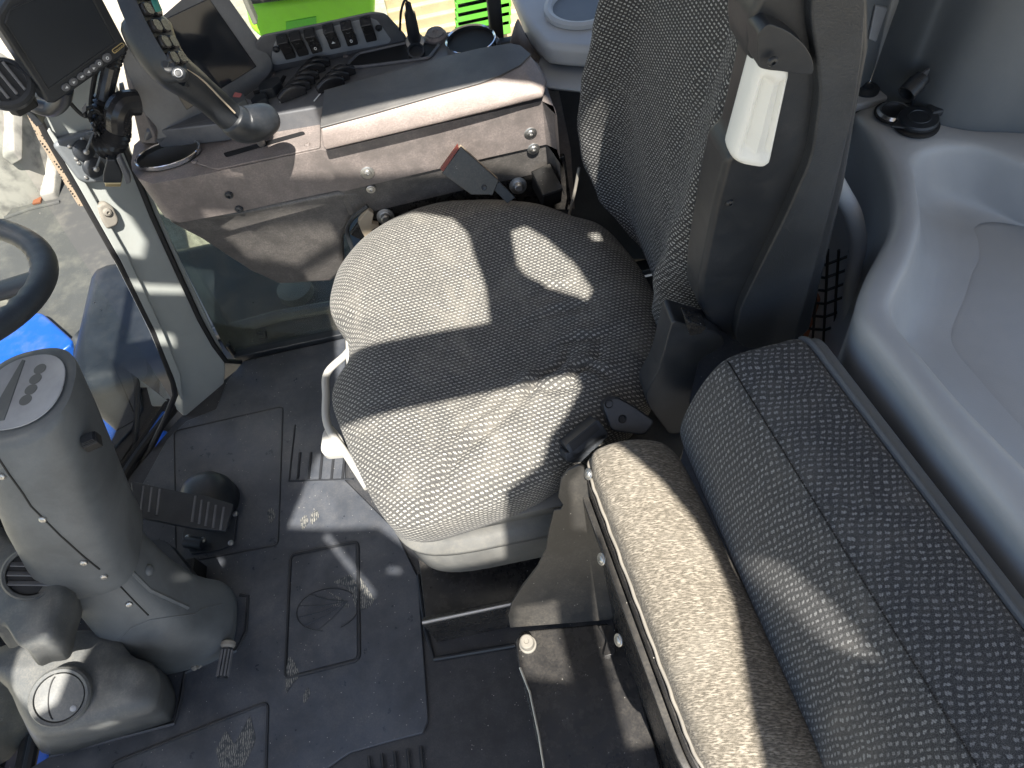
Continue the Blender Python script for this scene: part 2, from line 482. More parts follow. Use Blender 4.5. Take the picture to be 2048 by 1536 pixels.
def cush_z(p, s):
    x, y = p.x, p.y
    z = .045*(1-max(0, (s-.62)/.38)**2.6) if s > .62 else .045
    r = ((x-.03)/.16)**2+((y-.70)/.17)**2
    z -= .016*math.exp(-r)
    z += .010*math.exp(-((x+.17)/.09)**2)*(1-min(1, s**6))
    for a, b, amp, w in WR:
        ab = V((b.x-a.x, b.y-a.y)); t_ = (V((x-a.x, y-a.y)).dot(ab))/ab.length_squared
        if -.2 < t_ < 1.2:
            q = V((a.x, a.y))+ab*t_; d = ((x-q.x)*ab.y-(y-q.y)*ab.x)/ab.length+.006*math.sin(t_*7)
            tap = math.sin(PI*(t_+.2)/1.4)**1.2
            z += 1.7*amp*tap*(-math.exp(-(d/(w*.6))**2)+.85*math.exp(-((d-1.5*w)/w)**2)+.4*math.exp(-((d+1.7*w)/w)**2))
    z += .0012*math.sin(x*47+y*31)*math.sin(y*52-x*12)
    return z


rings = []; SS = [i/46 for i in range(1, 47)]
uvd = []
for s in SS:
    rr = []
    for p in P2:
        q = cen+(p-cen)*(s if s < .95 else .95+(s-.95)*1.0); q.z = zc+cush_z(q, s); rr.append(q)
    rings.append(rr)
for dz, k in ((-.02, 1.004), (-.045, 1.0), (-.07, .975), (-.085, .93), (-.09, .85)):
    rr = []
    for p in P2:
        q = cen+(p-cen)*k; q.z = zc+dz; rr.append(q)
    rings.append(rr)
m = MB(); m.loft(rings[::-1], True, False)
n = len(P2); base = len(m.v)-n
m.v.append(V((cen.x, cen.y, zc+cush_z(cen, 0)))); ci = len(m.v)-1
for i in range(n): m.f.append((base+i, base+(i+1) % n, ci))


def uv_cush(co, nrm):
    d = max(0, zc-co.z+.004)
    r = V((co.x-cen.x, co.y-cen.y)); L = max(r.length, 1e-4)
    r = r*(1+d/L)
    return (r.x*.98+r.y*.2, r.y*.98-r.x*.2)


m.build('cushion', 'seatfab', seat, uv=uv_cush, angle=180)
# bellows
rg = []
for z, k in ((.378, .002), (.372, .014), (.352, .014), (.345, .004), (.335, -.004), (.30, -.004), (.288, .002), (.278, .014), (.266, .014), (.258, .004), (.25, -.010), (.24, -.004), (.215, .006), (.165, .006), (.145, -.004), (.135, -.028)):
    rg.append(sell((.0, .70, z), .232+k, .262+k, 64, 5.5))
MB().loft(rg).build('bellows', 'bellows', seat, angle=60)
MB().box((0, .70, .06), .38, .42, .21).build('base', 'deepblack', seat, .01)
slab('cushion_pan', [cen+(p-cen)*.93-V((0, 0, .07)) for p in P2[::4]], (0, 0, -.03), 'black', seat, .004)
# backrest fabric: horizontal rounded sections, side bolsters standing proud
RB = []
BK = [  # z, y far, y near, x front (mid), x back, bolster
    (.43, .90, .60, .262, .31, .02), (.47, .962, .59, .252, .31, .058), (.53, .990, .575, .248, .31, .076), (.60, .998, .555, .246, .31, .082), (.68, .985, .532, .246, .315, .074), (.77, .962, .51, .248, .32, .060),
    (.86, .938, .492, .252, .325, .050), (.95, .922, .482, .259, .33, .044), (1.05, .91, .474, .271, .34, .038), (1.16, .90, .47, .288, .35, .034), (1.30, .885, .47, .31, .37, .03)]


def interp(tab, z):
    for a, b in zip(tab, tab[1:]):
        if a[0] <= z <= b[0]:
            t_ = (z-a[0])/(b[0]-a[0]); t_ = t_*t_*(3-2*t_)*.5+t_*.5
            return [a[i]+(b[i]-a[i])*t_ for i in range(len(a))]
    return list(tab[-1])


NB = 72
for i in range(48):
    z = .43+.87*i/47
    _, yf, yn, xf, xb, bo = interp(BK, z)
    ring = []
    yc, hy = (yf+yn)/2, (yf-yn)/2
    for k in range(NB):
        a = 2*PI*k/NB; c_, s_ = math.cos(a), math.sin(a)
        ex = 3.2
        yy = math.copysign(abs(c_)**(2/ex), c_)*hy; xx = math.copysign(abs(s_)**(2/ex), s_)
        xm, hx = (xf+xb)/2, (xb-xf)/2
        x = xm+xx*hx
        if xx < 0:
            q = abs(yy)/hy
            x -= bo*(1 if yy > 0 else .62)*math.exp(-((q-.82)/.20)**2)*(-xx)
            x -= .004*math.exp(-((z-.66-.1*q)/.05)**2)*math.exp(-(q/.5)**2)
            x += .0025*math.sin(z*60+yy*40)*math.sin(yy*70)*math.exp(-((z-.6)/.2)**2)
            x += .006*math.exp(-((yy+.07+.25*(z-.75))/.012)**2)*math.exp(-((z-.8)/.15)**2)
        ring.append(V((x, yc+yy, z)))
    RB.append(ring)
MB().loft(RB).build('backrest', 'backfab', seat, angle=180, uv=lambda co, nr: (co.y*1.0-(co.x-.2)*.9*(1 if nr.y < 0 else -1)*abs(nr.y), co.z*1.02+co.x*.1))
# black side shell
shp = [(1536, -60), (1520, 0), (1502, 30), (1497, 88), (1500, 118), (1520, 140), (1478, 300), (1452, 322), (1432, 400), (1400, 560), (1398, 610), (1420, 650), (1470, 686), (1590, 690), (1622, 660), (1690, 380), (1722, 200), (1742, 100), (1742, -60)]
SY = .462
spl = plane3(at(1500, 100, y=.458), at(1720, 100, y=.462), at(1500, 650, y=.505))
sp3 = pxp(shp, spl)
slab('backrest_shell', sp3, (0, .05, 0), 'black', seat, .008, 3)
slab('back_panel', [V((.322, .56, .50)), V((.322, .90, .50)), V((.352, .88, 1.32)), V((.352, .54, 1.32))], (.015, 0, 0), 'black', seat, .006)
up = V((0, -.012, 0))
strap = pxp([(1612, -60), (1606, 20), (1622, 110), (1628, 170), (1612, 300), (1560, 420), (1500, 545), (1474, 600), (1462, 660), (1482, 684), (1576, 686), (1612, 560), (1652, 400), (1690, 230), (1712, 100), (1722, -60)], (spl[0]-spl[1]*-.0, spl[1]))
slab('side_cover', [p+up for p in rounded(strap, .02, 3)], (0, .016, 0), 'blackgrain', seat, .006, 3)
hood = pxp([(1500, 44), (1520, 24), (1558, 38), (1592, 66), (1610, 98), (1612, 128), (1582, 126), (1552, 121), (1520, 118), (1500, 112)], spl)
slab('grip_hood', [p+V((0, -.015, 0)) for p in rounded(hood, .008, 4)], (0, .03, 0), 'black', seat, .010, 4)
ctr = atp(1512, 220, *spl)
gp = pxp([(1512, 108), (1576, 124), (1535, 322), (1456, 306)], spl)
# white grip: tapered bar with two scooped flats
top_c, bot_c = (gp[0]+gp[1])/2, (gp[2]+gp[3])/2
gx = (gp[1]-gp[0]).normalized(); gn = spl[1]
rg = []
for i in range(25):
    t_ = i/24; c_ = top_c.lerp(bot_c, t_); hw = ((gp[1]-gp[0]).length*(1-t_)+(gp[2]-gp[3]).length*t_)/2
    e_ = 1-.1*math.exp(-((t_-.0)/.04)**2)-.12*math.exp(-((t_-1)/.03)**2)
    sc_ = .008*max(0, min(1, (t_-.08)/.06))*max(0, min(1, (.93-t_)/.06))
    ring = []
    for k in range(28):
        a = 2*PI*k/28; w_ = math.cos(a); h_ = math.sin(a)
        wx = math.copysign(abs(w_)**.6, w_)*hw*e_; hh = math.copysign(abs(h_)**.7, h_)*.016*e_
        if h_ > 0: hh -= sc_*(math.exp(-((wx/hw+.42)/.22)**2)+math.exp(-((wx/hw-.55)/.18)**2))
        ring.append(c_+gx*wx+gn*(hh-.004))
    rg.append(ring)
MB().loft(rg).build('grip', 'whiteplastic', seat, angle=60)
MB().tube([top_c-gn*.003, top_c-gn*.003+(top_c-bot_c).normalized()*.012], .008, 14).build('grip_collar', 'whiteplastic', seat)
for u, v in ((1524, 86), (1459, 405)):
    screw('shell_screw', atp(u, v, *spl)+gn*(.020 if v < 100 else .0), gn, .004, 'black', seat, False)
# recline cover at the backrest foot
slab('hinge_cover', rounded(px([(1345, 640), (1395, 655), (1440, 668), (1452, 690), (1400, 720), (1380, 800), (1385, 860), (1340, 870), (1296, 812), (1290, 790), (1318, 740)], y=.485), .01, 3), (0, .035, 0), 'black', seat, .012, 3)
slab('hinge_cover', rounded(px([(1372, 640), (1415, 655), (1402, 668), (1380, 672)], y=.47), .002, 2), (0, .02, 0), 'blackmetal', seat, .003)
# white lever loop under the front of the cushion
lv = crom([at(720, 660, z=.36), at(695, 705, z=.355), at(655, 745, z=.35), at(652, 790, z=.35), at(655, 850, z=.35), at(690, 905, z=.345), at(735, 975, z=.34)], 6)
MB().tube(lv, .0065, 12).build('lift_lever', 'whitepaint', seat)
kb = px([(645, 862), (660, 846), (680, 868), (694, 898), (690, 908), (650, 912), (640, 900)], z=.34)
slab('lever_knob', rounded(kb, .008, 4), (0, 0, -.014), 'whitepaint', seat, .005, 3)
slab('cushion_front_trim', px([(690, 668), (697, 666), (702, 730), (692, 742)], z=.41), (0, 0, -.03), 'whitepaint', seat, .002)
# tray in front of the suspension: a dark well with a bright front lip
tray = thing('seat_plinth', 'glossy black metal step plinth under the seat bellows with worn bright edge', 'plinth', (-.08, .45, 0))
ZS = .12
ty0 = at(845, 1250, z=ZS).y
xl = at(845, 1250, z=ZS).x
slab('step', [V((xl, ty0, ZS)), V((.10, ty0, ZS)), V((.10, ty0+.012, ZS)), V((xl, ty0+.012, ZS))], (0, 0, -ZS+.001), 'blackmetal', tray, .002)
slab('step_top', [V((xl, ty0+.0125, ZS-.03)), V((.10, ty0+.0125, ZS-.03)), V((.10, .60, ZS-.02)), V((xl, .60, ZS-.02))], (0, 0, -.03), 'blackmetal', tray, .002)
MB().tube([V((xl, ty0+.004, ZS)), V((.10, ty0+.004, ZS))], .0028, 8).build('worn_edge', 'steel', tray)  # steel line added as the highlight along the lip
MB().tube(px([(836, 1150), (850, 1258), (868, 1318), (1030, 1290)], z=.006), .004, 8).build('floor_seam', 'bead', tray)

# ================================================================== BUCKLES
bk = thing('seat_belt_buckle', 'scuffed dark seat belt buckle with red button leaning on the armrest', 'buckle', at(990, 375, y=.955))
bpl = plane3(at(884, 347, y=.95), at(922, 292, y=.965), at(985, 392, y=.93))
bpts = pxp([(883, 347), (922, 293), (998, 361), (985, 392), (978, 390), (943, 390)], bpl)
slab('latch_body', bpts, -bpl[1]*.006, 'platemetal', bk, .0015)
MB().prism([p-bpl[1]*.0065 for p in bpts], -bpl[1]*.012).build('rear_body', 'beige', bk, .002)
rb = pxp([(889, 345), (921, 299), (919, 292), (884, 340)], (bpl[0], bpl[1]))
slab('red_button', [p-bpl[1]*.001+V((-.002, 0, .002)) for p in rb], -bpl[1]*.012, 'red', bk)
st = pxp([(984, 378), (1000, 366), (1032, 398), (1016, 410)], bpl)
slab('stalk', [p-bpl[1]*.008 for p in st], -bpl[1]*.004, 'black', bk, .001)
MB().lathe(atp(968, 375, *bpl), bpl[1], [(.005, 0), (.004, .001), (.002, .0005)], 14).build('rivet', 'black', bk)

bk2 = thing('seat_belt_buckle', 'plain black seat belt buckle on a stalk between seat and folded squab', 'buckle', at(1300, 850, z=.46))
q = plane3(at(1140, 890, z=.50), at(1205, 850, z=.505), at(1210, 880, z=.49))
slab('latch_body', rounded(pxp([(1130, 892), (1196, 838), (1218, 868), (1150, 922)], q), .004, 3), -q[1]*.03, 'black', bk2, .004, 3)
slab('slot_face', pxp([(1138, 888), (1192, 845), (1200, 858), (1146, 903)], (q[0]+q[1]*.0008, q[1])), -q[1]*.003, 'deepblack', bk2)
slab('latch_end', rounded(pxp([(1130, 905), (1158, 905), (1205, 868), (1218, 872), (1160, 926), (1134, 924)], q), .003, 3), -q[1]*.035+V((0, 0, 0)), 'blackgrain', bk2, .003)
q2 = plane3(at(1215, 800, z=.515), at(1310, 840, z=.49), at(1215, 860, z=.49))
slab('stalk_cover', rounded(pxp([(1204, 806), (1232, 792), (1268, 812), (1312, 842), (1290, 872), (1222, 862)], q2), .008, 4), -q2[1]*.028, 'black', bk2, .006, 3)
for u, v in ((1218, 808), (1245, 838)):
    MB().lathe(atp(u, v, *q2), q2[1], [(.006, 0), (.0055, .0008), (.003, -.001)], 16).build('dimple', 'deepblack', bk2)

# ================================================================== INSTRUCTOR SEAT (folded)
bud = thing('instructor_seat', 'folded passenger seat with black side plate, worn grey squab and thick patterned backrest', 'seat', (.15, .2, .1))


def section_loft(name, sec0, sec1, n, mat_, parent, round_end=.03, kk=.22):
    """closed section morphed from sec0 to sec1 with softened ends"""
    rg = []; L = sec0[0]-sec1[0]
    c0 = sum(sec0, V())/len(sec0); c1 = sum(sec1, V())/len(sec1); L = (c1-c0).length
    for i in range(n+1):
        t_ = i/n
        t_ = .5-.5*math.cos(PI*t_) if True else t_
        d = min(t_, 1-t_)*L
        k = 1.0
        if d < round_end: k = 1-kk*(1-math.sqrt(max(0, 1-(1-d/round_end)**2)))
        c = c0.lerp(c1, t_)
        rg.append([c+(a.lerp(b, t_)-c)*k for a, b in zip(sec0, sec1)])
    return rg


# backrest: section corners measured at its far end and at its near end
zb = .66
f_tr = at(1604, 674, z=zb); f_cr = at(1450, 714, z=zb+.004); f_bl = at(1362, 880, z=.49)
n_tr = at(2260, 1543, z=zb); n_cr = at(2016, 1634, z=zb+.004); n_bl = at(1800, 1900, z=.49)


def budsec(tr, cr, bl):
    mid = cr.lerp(bl, .5)+V((-.014, 0, .014))
    q1 = cr.lerp(bl, .2)+V((-.009, 0, .010))
    q2_ = cr.lerp(bl, .8)+V((-.014, 0, .004))
    ctrl = [tr, tr.lerp(cr, .33)+V((0, 0, .006)), tr.lerp(cr, .7)+V((0, 0, .006)), cr, q1, mid, q2_, bl, bl+V((.02, 0, -.05)), bl+V((.08, 0, -.07)), tr+V((0, 0, -.18)), tr+V((.003, 0, -.06))]
    return crom(ctrl, 5, True)


rg = section_loft('b', budsec(f_tr, f_cr, f_bl), budsec(n_tr, n_cr, n_bl), 40, None, None, .02, .07)


def arc_uv(rings):
    """uv by arc length round the section and along the cushion"""
    tab = {}
    for r in rings:
        L = 0
        for i, p in enumerate(r):
            if i: L += (p-r[i-1]).length
            tab[(round(p.x, 5), round(p.y, 5), round(p.z, 5))] = L
    return tab


tb = arc_uv(rg)
MB().loft(rg).build('backrest', 'buddyfab', bud, angle=180, uv=lambda co, nr: (tb.get((round(co.x, 5), round(co.y, 5), round(co.z, 5)), 0)*1.0, co.y+co.x*.2))
# stitched crease and edge trim
cr_ = [V(r[15]) for r in rg][3:-2]
stm = MB()
for i in range(0, len(cr_)*6-6):
    a = cr_[i//6].lerp(cr_[i//6+1], (i % 6)/6); b = cr_[i//6].lerp(cr_[i//6+1], (i % 6+.6)/6)
    stm.tube([a+V((-.0003, 0, .0008)), b+V((-.0003, 0, .0008))], .0009, 4)
stm.build('seam_stitching', 'deepblack', bud)
ed = [r[0]+V((.004, 0, .001)) for r in rg]
MB().tube(ed, .0042, 8).build('edge_trim', 'sidebox', bud)
bp = [r[0]+V((.007, 0, -.001)) for r in rg]
MB().loft([[p, p+V((.012, 0, 0)), p+V((.012, 0, -.22)), p+V((0, 0, -.22))] for p in bp]).build('backboard', 'sidebox', bud, .003)
# squab folded upright
zs = .52
a0, b0, a1, b1 = at(1168, 905, z=.505), at(1350, 880, z=.505), at(1416, 1560, z=.505), at(1690, 1560, z=.505)


def squabsec(a, b):
    w = b-a
    ctrl = [a+V((0, 0, -.012)), a+w*.06+V((0, 0, .012)), a+w*.25+V((0, 0, .026)), a+w*.5+V((0, 0, .030)), a+w*.75+V((0, 0, .022)), a+w*.96+V((0, 0, 0)), b+V((.004, 0, -.05)), b+V((0, 0, -.12)), a+w*.5+V((0, 0, -.15)), a+V((.004, 0, -.12)), a+V((-.002, 0, -.05))]
    return crom(ctrl, 5, True)


rg = section_loft('s', squabsec(a0, b0), squabsec(a1, b1), 40, None, None, .045)
tb2 = arc_uv(rg)
MB().loft(rg).build('squab', 'squabfab', bud, angle=180, uv=lambda co, nr: (tb2.get((round(co.x, 5), round(co.y, 5), round(co.z, 5)), 0), co.y+co.x*.15))
gm = []
for i, r in enumerate(rg):
    gm.append(r[0]+V((-.002-.0006*math.sin(i*2.3), 0, -.004+.0009*math.sin(i*1.7))))
MB().tube(crom(gm, 3), .0020, 8).build('edge_cord', 'gimp', bud)
# the squab's underside board and channel
bd = [r[0]+V((-.006, 0, -.012)) for r in rg]
MB().loft([[p, p+V((.006, 0, 0)), p+V((.006, 0, -.28)), p+V((-.004, 0, -.28))] for p in bd]).build('squab_board', 'blackmetal', bud, .002)
MB().loft([[p+V((-.010, 0, -.03)), p+V((-.001, 0, -.03)), p+V((-.001, 0, -.045)), p+V((-.010, 0, -.045))] for p in bd[2:]]).build('board_flange', 'platemetal', bud, .0015)
for k, (u, v) in enumerate(((1178, 948), (1204, 1118), (1238, 1280))):
    d_ = min(bd, key=lambda p: abs(p.y-at(u, v, z=.44).y))
    screw('board_screw', atp(u, v, d_+V((-.011, 0, 0)), V((-1, 0, .25)).normalized()), V((-1, -.1, .6)), .0058, 'steel', bud, True, .008)
# side plate (faces the door) and the box lid
ppl = plane3(at(1125, 950, z=.49), at(1205, 940, z=.49), at(1120, 1250, z=.225))
pl_ = [(1122, 958), (1136, 940), (1158, 930), (1168, 934), (1180, 985), (1210, 1110), (1232, 1225), (1222, 1240), (1020, 1256), (1016, 1230), (1024, 1205), (1046, 1172), (1075, 1135), (1092, 1100), (1098, 1060), (1108, 1020), (1122, 1018), (1126, 1010), (1116, 995)]
slab('hinge_plate', pxp(pl_, ppl), -ppl[1]*.005, 'platemetal', bud, .0012)
bx = px([(1030, 1282), (1042, 1262), (1215, 1246), (1250, 1290), (1290, 1420), (1340, 1600), (1100, 1600), (1062, 1430), (1036, 1330)], z=.215)
slab('box_lid', bx, (0, 0, -.012), 'blackmetal', bud, .003)
slab('lid_box', [p+V((.006, -.006, -.0125)) for p in bx], (0, 0, -.19), 'deepblack', bud, .003)
MB().tube(px([(1040, 1335), (1060, 1385), (1078, 1470), (1092, 1560)], z=.216), .0018, 6).build('worn_edge', 'steel', bud)  # steel line put in for the highlight on the lid's edge
slab('catch', rounded(px([(1196, 1252), (1225, 1248), (1234, 1270), (1230, 1308), (1206, 1312), (1214, 1280)], z=.225), .003, 3), (0, 0, -.012), 'blackmetal', bud, .003, 3)
pb = at(1056, 1290, z=.216)
MB().lathe(pb, (0, 0, 1), [(.013, 0), (.013, .004), (.0105, .005), (.0105, .022), (.009, .0235), (.004, .0235), (.003, .022)], 20).build('pivot_bolt', 'gimp', bud)

# ================================================================== ARMREST CONSOLE
con = thing('armrest_console', 'black brown dusty armrest control console with touchscreen, switches and vinyl pad', 'control console', (-.2, 1.08, .4))
ZT = .62
near = [at(262, 325, z=ZT), at(264, 340, z=ZT), at(276, 357, z=ZT), at(305, 368, z=ZT), at(420, 347, z=ZT), at(560, 316, z=ZT), at(642, 299, z=ZT), at(654, 301, z=ZT), at(870, 250, z=ZT), at(1084, 202, z=ZT), at(1108, 212, z=ZT), at(1114, 232, z=ZT)]
far = [V((near[-1].x, 1.12, ZT)), V((-.05, 1.17, ZT)), V((-.5, 1.19, ZT)), at(268, 290, z=ZT)]
body = near+far


def body_with_hole(name, outline, hole, depth, mat_, par, bev):
    bm = bmesh.new()
    to = [bm.verts.new(p) for p in outline]; ti = [bm.verts.new(p) for p in hole]
    e_ = [bm.edges.new((to[k-1], to[k])) for k in range(len(to))]+[bm.edges.new((ti[k-1], ti[k])) for k in range(len(ti))]
    bmesh.ops.triangle_fill(bm, use_beauty=True, use_dissolve=False, edges=e_)
    for loop, dz, cap in ((to, depth, True), (ti, depth*.9, False)):
        lo = [bm.verts.new(v_.co-V((0, 0, dz))) for v_ in loop]
        for k in range(len(loop)): bm.faces.new((loop[k-1], loop[k], lo[k], lo[k-1]))
        if cap: bm.faces.new(lo)
    bmesh.ops.recalc_face_normals(bm, faces=bm.faces)
    me = bpy.data.meshes.new(name); bm.to_mesh(me); bm.free()
    me.polygons.foreach_set('use_smooth', [True]*len(me.polygons))
    o = link(name, me, mat_, par)
    m_ = o.modifiers.new('bevel', 'BEVEL'); m_.width = bev; m_.segments = 3; m_.limit_method = 'ANGLE'; m_.angle_limit = math.radians(40)
    o.modifiers.new('wn', 'WEIGHTED_NORMAL')
    return o


cb_ = sum(body, V())/len(body)
low = [cb_+(p-cb_)*.992 for p in body]
lowp = [V((p.x, p.y+.004, ZT-.0855)) for p in near[6:]]+[V((near[-1].x-.01, 1.1, ZT-.0855)), V((-.2, 1.1, ZT-.0855))]
slab('lower_body', lowp, (0, .006, -.065), 'consolegrain', con, .014, 3)
# knee panel below, sloping in
kp = [near[3]+V((.012, .006, -.086)), near[4]+V((0, .004, -.086)), near[6]+V((0, .004, -.086)), at(735, 385, y=1.0), at(724, 424, y=1.02), at(700, 450, y=1.035), at(688, 480, y=1.04), at(690, 540, y=1.05), at(664, 566, y=1.055), at(560, 572, y=1.06), at(500, 545, y=1.06), at(400, 480, y=1.06), at(330, 440, y=1.06)]
slab('knee_panel', kp, (0, .03, 0), 'consolegrain', con, .012, 3)
MB().tube(crom([at(735, 412, y=.99), at(706, 436, y=.99), at(694, 462, y=1.0), at(706, 500, y=1.0)], 6), .004, 8).build('cable_port_rim', 'black', con)
# pad
top = px([(648, 180), (640, 254), (745, 226), (870, 190), (960, 165), (1000, 150), (1040, 130), (1062, 108), (1040, 90), (1020, 86), (960, 96), (900, 110)], z=.674)
bot = px([(655, 236), (650, 302), (760, 276), (890, 245), (985, 222), (1040, 208), (1086, 197), (1094, 170), (1080, 140), (1040, 130), (980, 140), (900, 160)], z=.632)
midr = [a.lerp(b, .45)+V((0, -.004, .004)) for a, b in zip(top, bot)]
MB().loft([bot, [b+V((0, -.002, .01)) for b in bot], midr, [t_-V((0, 0, .003)) for t_ in top]]).build('armrest_pad', 'pad', con, .004, 3)
tc_ = sum(top, V())/len(top)
slab('pad_top', [tc_+(p-tc_)*1.0 for p in top], (0, 0, -.0028), 'padtop', con, .0009)
# deck with the lever groups
dk = px([(300, 263), (444, 247), (640, 214), (660, 206), (800, 170), (960, 130), (1000, 76), (985, 62), (900, 62), (815, 76), (775, 86), (660, 112), (545, 140), (520, 170), (430, 235)], z=.655)
slab('deck', dk, (0, 0, -.034), 'deck', con, .003)
pln = px([(380, 322), (470, 276), (640, 236), (640, 294), (432, 338)], z=.6235)
slab('slot_plate', rounded(pln, .004, 3), (0, 0, -.003), 'console', con, .001)
slab('lever_slot', rounded(px([(446, 306), (606, 262), (611, 268), (452, 314)], z=.6245), .004, 4), (0, 0, -.001), 'deepblack', con)
# cup holder at the console's front corner
cc = at(335, 308, z=.627)
ring_ = MB(); pr = []
ax1 = (at(401, 292, z=.627)-at(270, 324, z=.627)); ra = ax1.length/2; ax1.normalize(); ax2 = V((-ax1.y, ax1.x, 0)); rb_ = .034
cc = (at(401, 292, z=.627)+at(270, 324, z=.627))/2
def ell3(k, h, n=40): return [cc+ax1*(ra*k*math.cos(2*PI*i/n))+ax2*(rb_*k*math.sin(2*PI*i/n))+V((0, 0, h)) for i in range(n)]
MB().loft([ell3(1.0, -.004), ell3(1.0, .002), ell3(.97, .003), ell3(.93, .0015), ell3(.92, -.006)], False, False).build('cup_ring', 'chrome', con)
body_with_hole('upper_body', body, [V((p.x, p.y, ZT)) for p in ell3(.95, 0)], .085, 'console', con, .009)
MB().loft([ell3(.93, .001), ell3(.92, -.01), ell3(.88, -.06)], False, False).build('cup_well', 'steel', con)
MB().loft([ell3(.88, -.060), ell3(.5, -.061)], False, True).build('cup_bottom', 'black', con)
# touchscreen head
d0, d1, d2 = at(375, 222, z=.668), at(515, 135, z=.685), at(420, -2, z=.80)
dpl = plane3(d0, d1, d2)
hs = pxp([(243, 118), (262, 84), (330, 30), (400, -30), (440, -30), (548, 124), (545, 145), (475, 226), (440, 262), (330, 278), (312, 282)], dpl)
slab('display_housing', [p-dpl[1]*.006 for p in rounded(hs, .012, 3)], -dpl[1]*.05+V((0, 0, -.06)), 'deck', con, .006, 3)
bz = pxp([(375, 222), (515, 135), (420, -2), (285, 62), (318, 135)], dpl)
scn = slab('touchscreen', [p-dpl[1]*.0045 for p in bz], -dpl[1]*.004, 'screen', con, .001)
# the cheek of the housing above the cup holder
ck = [at(243, 122, z=.74), at(312, 284, z=.655), at(330, 300, z=.625), at(268, 332, z=.622), at(290, 270, z=.63), at(262, 200, z=.66)]
slab('display_cheek', [at(243, 120, z=.745), at(310, 276, z=.662), at(318, 287, z=.626), at(280, 291, z=.624)], (.0, .12, -.01), 'console', con, .006, 3)
MB().prism([at(292, 264, z=.6535), at(340, 259, z=.6535), at(444, 246, z=.6535), at(640, 214, z=.6535), at(640, 236, z=.6245), at(444, 270, z=.6245), at(312, 285, z=.6245), at(283, 289, z=.6245)], (0, .05, 0)).build('deck_step', 'deck', con, .006, 3)
# rocker switch panel
spn = plane3(at(548, 140, z=.664), at(778, 88, z=.664), at(760, 50, z=.705))
wr, hr = spn[1].cross(V((0, 0, 1))).normalized(), None
ho = pxp([(506, 96), (522, 74), (640, 50), (745, 27), (772, 30), (814, 76), (812, 90), (786, 98), (545, 152), (532, 140)], spn)
slab('switch_housing', [p-spn[1]*.006 for p in rounded(ho, .008, 3)], -spn[1]*.03+V((0, 0, -.03)), 'deck', con, .006, 3)
pp = pxp([(546, 104), (552, 86), (740, 40), (756, 46), (784, 84), (780, 92), (552, 136), (543, 130)], spn)
swp = slab('switch_panel', [p-spn[1]*.0055 for p in rounded(pp, .004, 3)], -spn[1]*.004, 'panelgrey', con, .0012)
sx_ = (spn[0]-spn[0])
ux = (atp(778, 88, *spn)-atp(548, 140, *spn)).normalized(); uy = spn[1].cross(ux)
for u, v in ((572, 93), (598, 87), (626, 81), (663, 72), (698, 66), (736, 58)):
    c_ = atp(u, v, *spn); sgn = 1 if uy.z > 0 else -1; uyy = uy*sgn
    W_, H_ = .0185, .045
    prof = []
    for k in range(9):
        t_ = k/8; hh = .006+.010*t_**1.5-.003*math.sin(PI*t_)
        prof.append((t_-.5, hh))
    rgs = []
    for side in (-.5, .5):
        rgs.append([c_+ux*(W_*side)+uyy*(H_*a)+spn[1]*b for a, b in prof]+[c_+ux*(W_*side)+uyy*(H_*.5)-spn[1]*.004, c_+ux*(W_*side)-uyy*(H_*.5)-spn[1]*.004])
    sw = MB().loft(rgs).build('rocker_switch', 'gloss', swp, .0022, 3)
    if u in (626, 698):
        o_ = c_-uyy*(H_*.20)+spn[1]*.0085
        MB().tube([o_+ux*(.0018*math.cos(a*PI/6))+uyy*(.0026*math.sin(a*PI/6)) for a in range(12)], .0006, 5, closed=True).build('zero_mark', 'mark', sw)
    if u == 663:
        o_ = c_-uyy*(H_*.16)+spn[1]*.0084
        MB().prism([o_-ux*.003, o_+ux*.003, o_+uyy*.004], spn[1]*.0006).build('arrow_mark', 'mark', sw)
    if u in (598, 626, 698):
        o_ = c_+uyy*(H_*.28)+spn[1]*.0108
        MB().tube([o_+ux*a+uyy*b for a, b in ((-.0025, -.0025), (.0025, -.0025), (.0025, .0025), (-.0025, .0025))], .0004, 4, closed=True).build('lamp_mark', 'greymark', sw)
for u, v in ((553, 102), (758, 59)):
    screw('panel_screw', atp(u, v, *spn)-spn[1]*.004, spn[1], .006, 'black', con, False)
# paddle levers standing in rows


def paddle(u, v, L=.050, W_=.0120, h=.017, ang=-14):
    c_ = at(u, v, z=.658); a = math.radians(ang); ex = V((math.cos(a), math.sin(a)*.0+.28, 0)).normalized(); ey = V((0, 0, 1)).cross(ex)
    rgs = []
    for side in (-.5, -.3, .3, .5):
        e = .88 if abs(side) == .5 else 1
        rgs.append([c_+ey*(W_*side)+ex*(L*(k/8-.5)*e)+V((0, 0, (h*math.sin(PI*(.12+.76*k/8))*1.0)*e+.002)) for k in range(9)]+[c_+ey*(W_*side)+ex*(L*.46)+V((0, 0, -.002)), c_+ey*(W_*side)-ex*(L*.46)+V((0, 0, -.002))])
    pd = MB().loft(rgs).build('paddle_lever', 'gloss', con, .0014, 2)
    a_ = c_+ex*(L*.25)+V((0, 0, h*.86))
    MB().tube([a_, a_+ex*.005-V((0, 0, .003))], .0006, 4).build('print_mark', 'mark', pd)


for u, v in ((634, 136), (624, 146), (612, 162), (603, 172), (595, 182), (586, 192), (684, 152), (672, 163), (662, 174)):
    paddle(u, v)
for (u0, v0, u1, v1) in ((560, 204, 616, 134), (628, 202, 690, 130)):
    MB().tube([at(u0, v0, z=.657), at(u1, v1, z=.657)], .0011, 6).build('print_line', 'mark', con)
